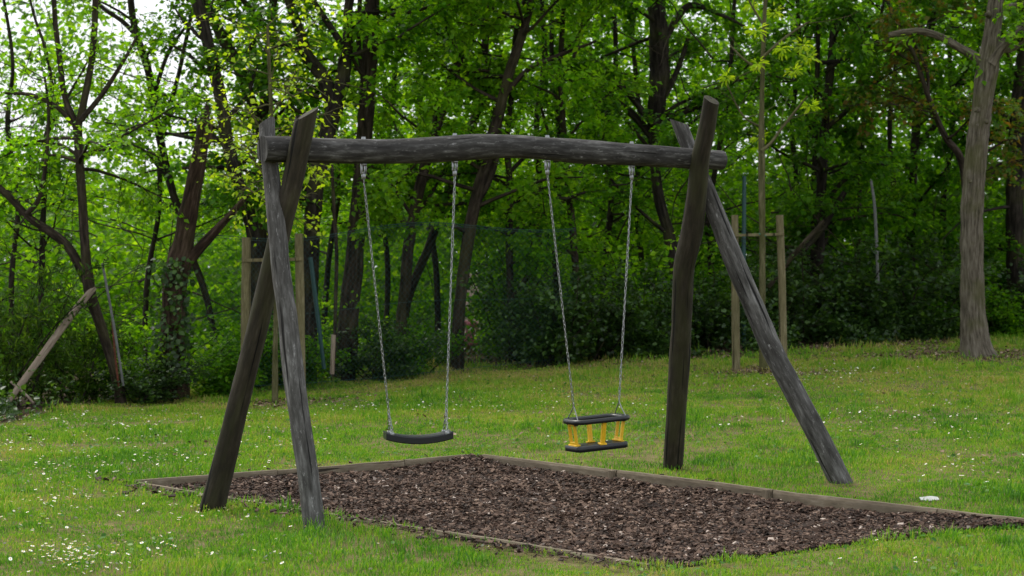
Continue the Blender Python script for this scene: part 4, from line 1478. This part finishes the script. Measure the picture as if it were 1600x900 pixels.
def stake_frame(label, stakes, bar, Y, tie=None):
    c_ = at(sum(s[0][0] for s in stakes) / len(stakes), 560, Y)
    t = thing('stake_frame', label, 'tree stakes', (c_[0], c_[1], float(gz(c_[0], c_[1]))))
    for i, s in enumerate(stakes):
        mbs = MB()
        P = [at(a, b, Y + s_dy) for (a, b, w), s_dy in zip(s, (0, 0, 0))]
        R = [w / 2 / ppm(Y) for a, b, w in s]
        e = P[0] - P[-1]
        z0 = float(gz(P[0][0], P[0][1])) - 0.08
        if P[0][2] > z0:
            P.insert(0, P[0] + e / e[2] * (z0 - P[0][2])); R.insert(0, R[0])
        tube(mbs, P, R, 14, 26, 0.03, seed=i + 40)
        mbs.build('stake', M['stake'], t)
    (a0, b0), (a1, b1), hw = bar
    p0, p1 = at(a0, b0, Y - 0.0), at(a1, b1, Y)
    mbb = MB()
    off = np.array([0, -0.055, 0])
    box(mbb, (p0 + p1) / 2 + off, (p1 - p0) / 2, (0, .012, 0), (0, 0, hw / ppm(Y)), .003)
    mbb.build('crossbar', M['stake'], t, smooth=False)
    if tie:
        mbb = MB()
        p = at(tie[0], tie[1], Y)
        th = np.linspace(0, 2 * PI, 13)
        tube(mbb, [p + np.array([.062 * math.cos(a), .06 * math.sin(a) - .015, .012 * math.sin(a * 2)]) for a in th], [.012] * 13, 6)
        mbb.build('tie', M['tie'], t)
    return t


stake_frame('two round wooden stakes with a crossbar behind the left swing legs', [[(383, 612, 15), (384, 480, 15), (385, 371, 14)], [(471, 612, 14), (469, 480, 14), (467, 365, 13)]],
            ((379, 407), (473, 405), 2.6), SAP_L[1] + 0.15, (430, 405))
stake_frame('two round wooden stakes with a crossbar beside the right swing legs', [[(1150, 583, 13), (1149, 460, 13), (1148, 336, 11)], [(1224, 566, 13), (1222, 450, 12), (1218, 336, 12)]],
            ((1143, 368), (1224, 366), 2.2), SAP_R[1] + 0.05, (1190, 367))

# ------------------------------------------------------------------ poles and sticks at the wood's edge
def pole(name, label, pts, Y, mat, cat='pole', seed=1, seg=10, dY=(0, 0), **kw):
    P = [at(a, b, Y + dY[0] + (dY[1] - dY[0]) * i / (len(pts) - 1)) for i, (a, b, w) in enumerate(pts)]
    R = [w / 2 / ppm(Y) for a, b, w in pts]
    P[0] = P[0] + (P[0] - P[1]) / np.linalg.norm(P[0] - P[1]) * 0.04
    mbp = MB()
    L = np.linalg.norm(np.diff(np.array(P), axis=0), axis=1).sum()
    tube(mbp, P, R, seg, max(8, int(L / .1)), 0.05, seed=seed, **kw)
    o = mbp.build(name, M[mat], None, origin=P[0])
    tag(o, label, cat)
    return o


pole('broken_pole', 'pale barkless broken branch propped at a slant at the left edge', [(12, 628, 10), (50, 577, 11), (95, 515, 12), (128, 472, 12), (145, 452, 10)], hit(12, 640)[1], 'pale_pole', 'branch', 3, cut=(.6, 0, 0), dY=(0, .9))
pole('fallen_stick', 'short pale stick lying at the foot of the slanted broken branch', [(20, 600, 5), (40, 617, 5), (52, 630, 4)], hit(30, 638)[1] - .1, 'pale_pole', 'branch', 4)
pole('fence_pole', 'tilted thin grey pole left of the broken snag', [(192, 598, 4), (178, 510, 4.4), (160, 411, 4)], 22.9, 'greypole', 'pole', 5)
pole('fence_pole', 'thin rusty red pole beside a tilted grey pole', [(185, 600, 3.5), (179, 545, 3.5), (174, 480, 3.5)], 23.0, 'rust', 'pole', 6)
pole('fence_pole', 'teal painted fence pole tilting left behind the stakes', [(506, 572, 6), (496, 490, 7), (485, 402, 7)], 25.35, 'teal', 'pole', 7)
pole('wooden_peg', 'short pale wooden peg at the lawn edge near the furrowed trunk', [(519, 580, 7), (520, 550, 7), (521, 523, 7)], 25.1, 'pale_pole', 'peg', 8)
pole('bare_stem', 'thin pale bare stem rising above the short wooden peg', [(522, 575, 5), (524, 480, 6), (526, 400, 6), (522, 330, 6), (519, 265, 5), (516, 200, 4)], 25.7, 'bark_brown', 'tree', 9)
pole('fence_pole', 'dark teal fence pole beside the right sapling', [(1162, 540, 7), (1162, 400, 7), (1163, 275, 6)], 28.4, 'teal', 'pole', 10)
pole('leaning_log', 'slanting dark bare branch leaning right of the right stakes', [(1203, 446, 7), (1243, 395, 7.5), (1287, 345, 6)], 28.6, 'bark_brown', 'branch', 11)
pole('leaning_log', 'thicker mossy leaning trunk low behind the right stakes', [(1150, 500, 18), (1195, 452, 20), (1235, 408, 18), (1280, 360, 13), (1320, 300, 9)], 30.2, 'bark_dark', 'branch', 12)
pole('fence_pole', 'thin grey pole standing among the dark shrubs right of the stakes', [(1372, 440, 5), (1367, 330, 5), (1361, 282, 4)], 29.2, 'greypole', 'pole', 13)

# green wire fence running along the wood's edge behind the left stakes
FY0, FY1 = 24.6, 26.6
fence = thing('wire_fence', 'sagging green wire mesh fence among the trunks behind the flat swing', 'fence', (*at(560, 575, 25.3)[:2], float(gz(*at(560, 575, 25.3)[:2]))))


def fpt(px_, f):
    """Point on the fence: px along, f = height share."""
    Yf = np.interp(px_, [300, 900], [FY0, FY1])
    topy = 362 + 7 * math.sin(px_ * 0.017) + 10 * math.sin(px_ * 0.006)
    tp_ = at(px_, topy, Yf)
    g_ = float(gz(tp_[0], tp_[1])) + 0.02
    return np.array([tp_[0], tp_[1] + 0.03 * math.sin(px_ * .05 + f * 3), g_ + (tp_[2] - g_) * f])


mb = MB()
step = 8.0
hpx = 200.0
for px0 in np.arange(300 - hpx, 905, step):
    for s_ in (1, -1):
        pts = []
        for f in np.linspace(0, 1, 9):
            px_ = px0 + (hpx * f if s_ > 0 else hpx * (1 - f))
            if 300 <= px_ <= 905:
                pts.append(fpt(px_, f))
        if len(pts) > 1:
            tube(mb, pts, [0.0015] * len(pts), 3, None, 0, cap=False)
tag(mb.build('wire_mesh', M['teal'], fence), kind='stuff')
for f_, r_ in ((1.0, .004), (0.985, .003), (0.5, .0025), (0.04, .0025)):
    mb = MB()
    pts = [fpt(px_, f_) for px_ in np.arange(300, 906, 15)]
    tube(mb, pts, [r_] * len(pts), 4, None, 0)
    mb.build('straining_wire', M['teal'], fence)

# ------------------------------------------------------------------ shrubs along the edge
def shrub_mesh(seed, n_leaf, size, spread, mat, wide=1.0, tilt=0.55, upright=False):
    """A bush about 2 m wide and 1.8 m high: uneven clumps of leaves on real stems."""
    rng = np.random.default_rng(seed)
    st, lf = MB(), MB()
    pos, dirs = [], []
    ns = 11
    for i in range(ns):
        a = rng.uniform(0, 2 * PI)
        d = np.array([math.cos(a) * rng.uniform(.1, .75), math.sin(a) * rng.uniform(.1, .75), 1.0])
        L = rng.uniform(0.9, 1.75)
        b_ = branch(st, (rng.normal(0, .15), rng.normal(0, .15), -0.05), d, L, 0.016, rng, 0.07 if not upright else 0.02, 7, 5)
        for j in range(7):
            k = rng.integers(1, len(b_))
            dd = rng.normal(0, 1, 3) * [1, 1, .5] + [0, 0, .25]
            tw = branch(st, b_[k], dd, rng.uniform(.25, .6), 0.005, rng, 0.06, 3, 3)
            per = n_leaf // (ns * 7)
            f = rng.uniform(0, 1, per) * 3
            kk = np.minimum(f.astype(int), 2)
            pp = tw[kk] + (tw[kk + 1] - tw[kk]) * (f - kk)[:, None] + rng.normal(0, spread, (per, 3))
            pos.append(pp)
            dirs.append(rng.normal(0, 1, (per, 3)) * [1, 1, .5] + [0, 0, .9 if upright else -.3])
    pos, dirs = np.concatenate(pos), np.concatenate(dirs)
    pos[:, 2] = np.abs(pos[:, 2])
    leaves(lf, pos, dirs, size * rng.uniform(.6, 1.3, len(pos)), tilt, wide, rng)
    return st.mesh('stems', M['bark_dark'], True), lf.mesh('foliage', M[mat], True)


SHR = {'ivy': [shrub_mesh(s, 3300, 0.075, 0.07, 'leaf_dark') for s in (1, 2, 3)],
       'mid': [shrub_mesh(s, 2800, 0.085, 0.08, 'leaf_mid') for s in (4, 5)],
       'light': [shrub_mesh(s, 2600, 0.085, 0.08, 'leaf_light') for s in (6, 7)],
       'willow': [shrub_mesh(s, 3600, 0.10, 0.05, 'leaf_willow', 0.3, 0.8, True) for s in (8, 9)]}
scount = {k: 0 for k in SHR}


def shrub(name, label, px_, Y, w, h, kind, rot):
    x_ = (px_ - 800) / FPX * Y
    v = SHR[kind][scount[kind] % len(SHR[kind])]
    scount[kind] += 1
    t = thing(name, label, 'shrub', (x_, Y, float(gz(x_, Y))), 'shrubs along the edge of the wood')
    t.rotation_euler = (0, 0, rot)
    t.scale = (w / 2.0, w / 2.0, h / 1.8)
    for me, nm in ((v[0], 'stems'), (v[1], 'foliage')):
        o = bpy.data.objects.new(nm, me)
        C.objects.link(o)
        o.parent = t
        o["kind"] = "stuff"
    return t


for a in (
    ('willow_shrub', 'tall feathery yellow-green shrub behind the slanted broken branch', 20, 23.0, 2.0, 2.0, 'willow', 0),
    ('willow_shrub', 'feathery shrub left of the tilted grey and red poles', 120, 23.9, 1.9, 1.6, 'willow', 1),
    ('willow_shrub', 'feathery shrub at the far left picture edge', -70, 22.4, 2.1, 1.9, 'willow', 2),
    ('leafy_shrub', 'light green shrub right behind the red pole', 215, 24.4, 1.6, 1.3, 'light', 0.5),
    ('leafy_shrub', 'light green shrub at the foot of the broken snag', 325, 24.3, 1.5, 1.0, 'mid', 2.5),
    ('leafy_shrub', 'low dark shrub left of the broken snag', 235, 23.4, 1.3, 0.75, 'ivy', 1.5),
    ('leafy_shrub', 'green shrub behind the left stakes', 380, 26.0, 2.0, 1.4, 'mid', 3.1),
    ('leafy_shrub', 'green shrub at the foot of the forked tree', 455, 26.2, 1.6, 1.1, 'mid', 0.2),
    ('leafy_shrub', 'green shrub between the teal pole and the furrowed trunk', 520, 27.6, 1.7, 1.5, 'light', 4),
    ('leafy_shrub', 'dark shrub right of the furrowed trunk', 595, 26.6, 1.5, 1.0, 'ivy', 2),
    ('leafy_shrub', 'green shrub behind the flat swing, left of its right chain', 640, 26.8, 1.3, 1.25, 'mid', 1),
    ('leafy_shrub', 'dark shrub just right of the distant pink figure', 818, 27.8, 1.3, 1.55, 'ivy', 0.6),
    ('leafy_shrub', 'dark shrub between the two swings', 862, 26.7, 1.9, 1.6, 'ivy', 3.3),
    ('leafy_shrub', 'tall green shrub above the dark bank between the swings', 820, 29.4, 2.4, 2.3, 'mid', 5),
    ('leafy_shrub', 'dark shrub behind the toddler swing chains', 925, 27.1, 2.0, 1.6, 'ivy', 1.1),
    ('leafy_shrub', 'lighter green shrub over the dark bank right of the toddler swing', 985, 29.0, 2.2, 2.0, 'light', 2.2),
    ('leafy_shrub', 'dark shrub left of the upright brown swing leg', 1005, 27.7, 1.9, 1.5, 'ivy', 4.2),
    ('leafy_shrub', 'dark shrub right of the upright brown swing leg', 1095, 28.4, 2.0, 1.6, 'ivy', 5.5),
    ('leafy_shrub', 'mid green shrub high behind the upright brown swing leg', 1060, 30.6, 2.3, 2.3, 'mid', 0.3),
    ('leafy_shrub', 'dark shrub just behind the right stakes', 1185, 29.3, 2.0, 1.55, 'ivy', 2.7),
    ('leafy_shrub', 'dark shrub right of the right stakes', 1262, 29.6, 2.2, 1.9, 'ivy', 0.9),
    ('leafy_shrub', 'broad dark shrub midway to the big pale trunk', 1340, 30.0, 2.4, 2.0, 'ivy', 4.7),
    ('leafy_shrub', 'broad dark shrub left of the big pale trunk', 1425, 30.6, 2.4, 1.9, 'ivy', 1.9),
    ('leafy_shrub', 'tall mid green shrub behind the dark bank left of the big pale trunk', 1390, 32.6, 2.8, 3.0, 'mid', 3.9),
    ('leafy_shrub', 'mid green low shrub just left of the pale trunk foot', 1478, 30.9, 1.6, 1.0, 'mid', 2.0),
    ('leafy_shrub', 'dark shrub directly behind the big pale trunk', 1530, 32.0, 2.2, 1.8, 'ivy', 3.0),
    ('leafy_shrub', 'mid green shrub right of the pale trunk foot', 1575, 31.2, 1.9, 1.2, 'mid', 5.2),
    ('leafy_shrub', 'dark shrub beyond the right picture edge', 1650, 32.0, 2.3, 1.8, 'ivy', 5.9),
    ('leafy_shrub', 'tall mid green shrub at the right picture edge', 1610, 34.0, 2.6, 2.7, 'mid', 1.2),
):
    shrub(*a)

# low growth at the very edge, dead leaves, far wood
rng = np.random.default_rng(77)
m = 24000
x = rng.uniform(-8.5, 11, m)
y = y_edge(x) + np.abs(rng.normal(0.45, 0.6, m)) - 0.12 + .5 * (vnoise(x * 1.1, x * 0 + 3, 57) - .5)
keep = vnoise(x * 1.5, y * 1.5, 50) > 0.30
x, y = x[keep], y[keep]
m = len(x)
hgt = rng.random(m) ** 1.4 * (0.12 + 0.75 * vnoise(x * 1.9, y * 1.9, 51)) * np.clip((y - y_edge(x) + .35) / .6, .25, 1)
mb = MB()
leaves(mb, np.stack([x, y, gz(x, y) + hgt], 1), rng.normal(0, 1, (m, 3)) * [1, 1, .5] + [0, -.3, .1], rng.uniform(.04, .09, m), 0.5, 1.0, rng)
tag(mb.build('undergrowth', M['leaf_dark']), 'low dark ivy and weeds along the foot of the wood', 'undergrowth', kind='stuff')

m = 7000
x = rng.uniform(-8.5, 11, m)
y = y_edge(x) + rng.normal(0.15, 0.6, m)
xe = TREE_R[0] + rng.normal(-.6, 1.6, 2600); ye = TREE_R[1] + rng.normal(0.2, .9, 2600)
xs = SAP_L[0] + rng.normal(0, .5, 520); ys = SAP_L[1] + rng.normal(0, .45, 520)
xt = SAP_R[0] + rng.normal(0.0, .5, 520); yt = SAP_R[1] + rng.normal(-.1, .4, 520)
xw, yw = xy_of(-rng.uniform(.03, .30, 260), rng.uniform(2.5, LV - .4, 260))
xl, yl = rng.uniform(-5, 7, 420), rng.uniform(15.5, 27, 420)
x = np.concatenate([x, xe, xs, xt, xw, xl]); y = np.concatenate([y, ye, ys, yt, yw, yl])
k = pit_inside(x, y) < -0.02
x, y = x[k], y[k]
m = len(x)
mb = MB()
leaves(mb, np.stack([x, y, hz(x, y) + 0.006 + 0.02 * rng.random(m)], 1), rng.normal(0, 1, (m, 3)) * [1, 1, .25], np.where(pit_inside(x, y) > -.5, .45, 1.0) * rng.uniform(.02, .06, m), 0.35, 1.0, rng)
tag(mb.build('dead_leaves', M['litter']), 'brown dead leaves along the wood edge and round the trunks', 'dead leaves', kind='stuff')

# far wood behind the first trees, a mass of leaves that thins out against the sky at the upper left
m = 400000
Yf = 33 + 27 * rng.random(m) ** 1.2
pxf = rng.uniform(-300, 1950, m)
x = (pxf - 800) / FPX * Yf
z = rng.uniform(-0.6, 11.0, m) * np.where(rng.random(m) < 0.35, 0.35, 1.0)
topz = np.interp(x, [-17.07, -13.34, -11.48, -10.09, -7.29, -5.74, -4.34, -2.48, 17.84], [7.0, 5.6, 4.0, 2.6, 3.0, 4.6, 7.5, 12, 12]) + 2.0 * (vnoise(x * .7, Yf * .7, 60) - .5)
dens = vnoise(x * 0.8 + Yf * .35, z * 0.9, 61) * .6 + vnoise(x * 2.1, z * 2.1 + Yf, 62) * .4
hole = ((x - 4.6) / 1.2) ** 2 + ((z - 6.8) / 1.2) ** 2 < 1 + .8 * (dens - .5)
thr = np.where(z < 3.4, 0.25, np.interp(x, [-5.43, -1.55, 3.10], [0.44, 0.34, 0.25])) + 0.20 * hole
k = (z < topz) & (dens > thr) & (z > gz(x, Yf))
k |= (x < -4.34) & (z >= topz) & (z < topz + 4.5) & (dens > 0.56) & (rng.random(m) < 0.75)
k &= ~((np.abs(x - (-.0231) * Yf) < 0.30) & (z < 1.6))          # an open sight line low between two trunks
x, Yf, z, pxf = x[k], Yf[k], z[k], pxf[k]
m = len(x)
mb = MB()
spec = np.clip(np.interp(x, [-12.41, -4.66, 1.55, 12.41], [.34, .52, .48, .22]) - .28 * np.clip((2.2 - z) / 2, 0, 1) + rng.normal(0, .2, m) + .5 * (vnoise(x * .5, z * .5 + Yf, 63) - .5), 0, 1)  # leaf tone by stand; sun reaching the centre painted in, lower leaves painted darker
leaves(mb, np.stack([x, Yf, z], 1), rng.normal(0, 1, (m, 3)) * [1, 1, .4] + [0, 0, -.2], np.interp(Yf, [33, 60], [.125, .225]) * rng.uniform(.65, 1.35, m), 0.6, 1.0, rng, rnd=spec, kite=True)
tag(mb.build('far_woodland', M['leaf_far']), 'soft mass of light green leaves of the wood farther back', 'woodland', kind='stuff')

# ------------------------------------------------------------------ small things on the lawn
p = hit(1452, 783)
mb = MB()
nn = 8
gxx, gyy = np.meshgrid(np.linspace(-1, 1, nn), np.linspace(-1, 1, 4), indexing='ij')
zz = 0.020 + 0.004 * np.sin(gxx * 3 + gyy) + 0.010 * gyy
vv = np.stack([p[0] + gxx * .066, p[1] + gyy * .022, p[2] + zz], -1).reshape(-1, 3)
ii = np.arange(nn - 1)[:, None] * 4 + np.arange(3)[None]
qq = np.stack([ii, ii + 4, ii + 5, ii + 1], -1).reshape(-1, 4)
mb.add(np.vstack([vv, vv - [0, 0, .004]]), np.vstack([qq, qq[:, ::-1] + len(vv)]))
tag(mb.build('paper_scrap', M['paper'], None, False, p), 'small crumpled white paper scrap on the grass by the right edging', 'litter')

# the child in pink, far off between the trunks
cy_ = 44.0
cx_ = (735 - 800) / FPX * cy_
cz_ = float(gz(cx_, cy_))
person = thing('person', 'distant small person in a pink top and skirt between trunks behind the flat swing', 'person', (cx_, cy_, cz_))
S_ = 1.06


def skin_body(name, joints, edges, radii, mat):
    me = bpy.data.meshes.new(name)
    me.from_pydata([tuple(np.array(j) * S_) for j in joints], edges, [])
    o = bpy.data.objects.new(name, me)
    C.objects.link(o)
    o.parent = person
    o.modifiers.new('skin', 'SKIN')
    for v_, r_ in zip(me.skin_vertices[0].data, radii):
        v_.radius = (r_ * S_, r_ * S_)
    me.skin_vertices[0].data[0].use_root = True
    s = o.modifiers.new('sub', 'SUBSURF')
    s.levels = s.render_levels = 1
    me.materials.append(mat)
    return o


J = [(0, 0, .46), (0, 0, .62), (0, 0, .74), (0, -.01, .80), (0, -.01, .88), (0, -.01, .95),
     (.10, 0, .73), (.15, -.02, .60), (.16, -.08, .48), (.165, -.10, .43), (-.10, 0, .73), (-.15, -.02, .60), (-.16, -.06, .48), (-.165, -.08, .43),
     (.05, 0, .42), (.055, -.01, .24), (.055, .01, .05), (.055, -.07, .025), (-.05, 0, .42), (-.055, .03, .24), (-.055, .05, .05), (-.055, -.03, .025)]
E = [(0, 1), (1, 2), (2, 3), (3, 4), (4, 5), (2, 6), (6, 7), (7, 8), (8, 9), (2, 10), (10, 11), (11, 12), (12, 13), (0, 14), (14, 15), (15, 16), (16, 17), (0, 18), (18, 19), (19, 20), (20, 21)]
Rr = [.085, .08, .085, .032, .075, .06, .04, .032, .025, .022, .04, .032, .025, .022, .055, .042, .03, .026, .055, .042, .03, .026]
skin_body('body', J, E, Rr, M['skin'])
mb = MB()
tube(mb, [np.array([cx_, cy_, cz_ + a * S_]) for a in (.44, .52, .62, .72, .775)], [.10 * S_, .098 * S_, .095 * S_, .105 * S_, .05 * S_], 14, 14)
for s_ in (-1, 1):
    tube(mb, [np.array([cx_ + s_ * a * S_, cy_, cz_ + b * S_]) for a, b in ((.06, .74), (.115, .73), (.15, .62))], [.05, .052, .045], 8, 6)
mb.build('top', M['pink'], person)
mb = MB()
tube(mb, [np.array([cx_, cy_, cz_ + a * S_]) for a in (.47, .40, .30, .26)], [.10, .13, .165, .17], 16, 10, 0.06, cap=False)
mb.build('skirt', M['pink'], person)
mb = MB()
tube(mb, [np.array([cx_, cy_ + .02, cz_ + a * S_]) for a in (.83, .88, .95, 1.0, 1.02)], [.06, .088, .09, .06, .02], 12, 12, 0.05)
mb.build('hair', M['hair'], person)
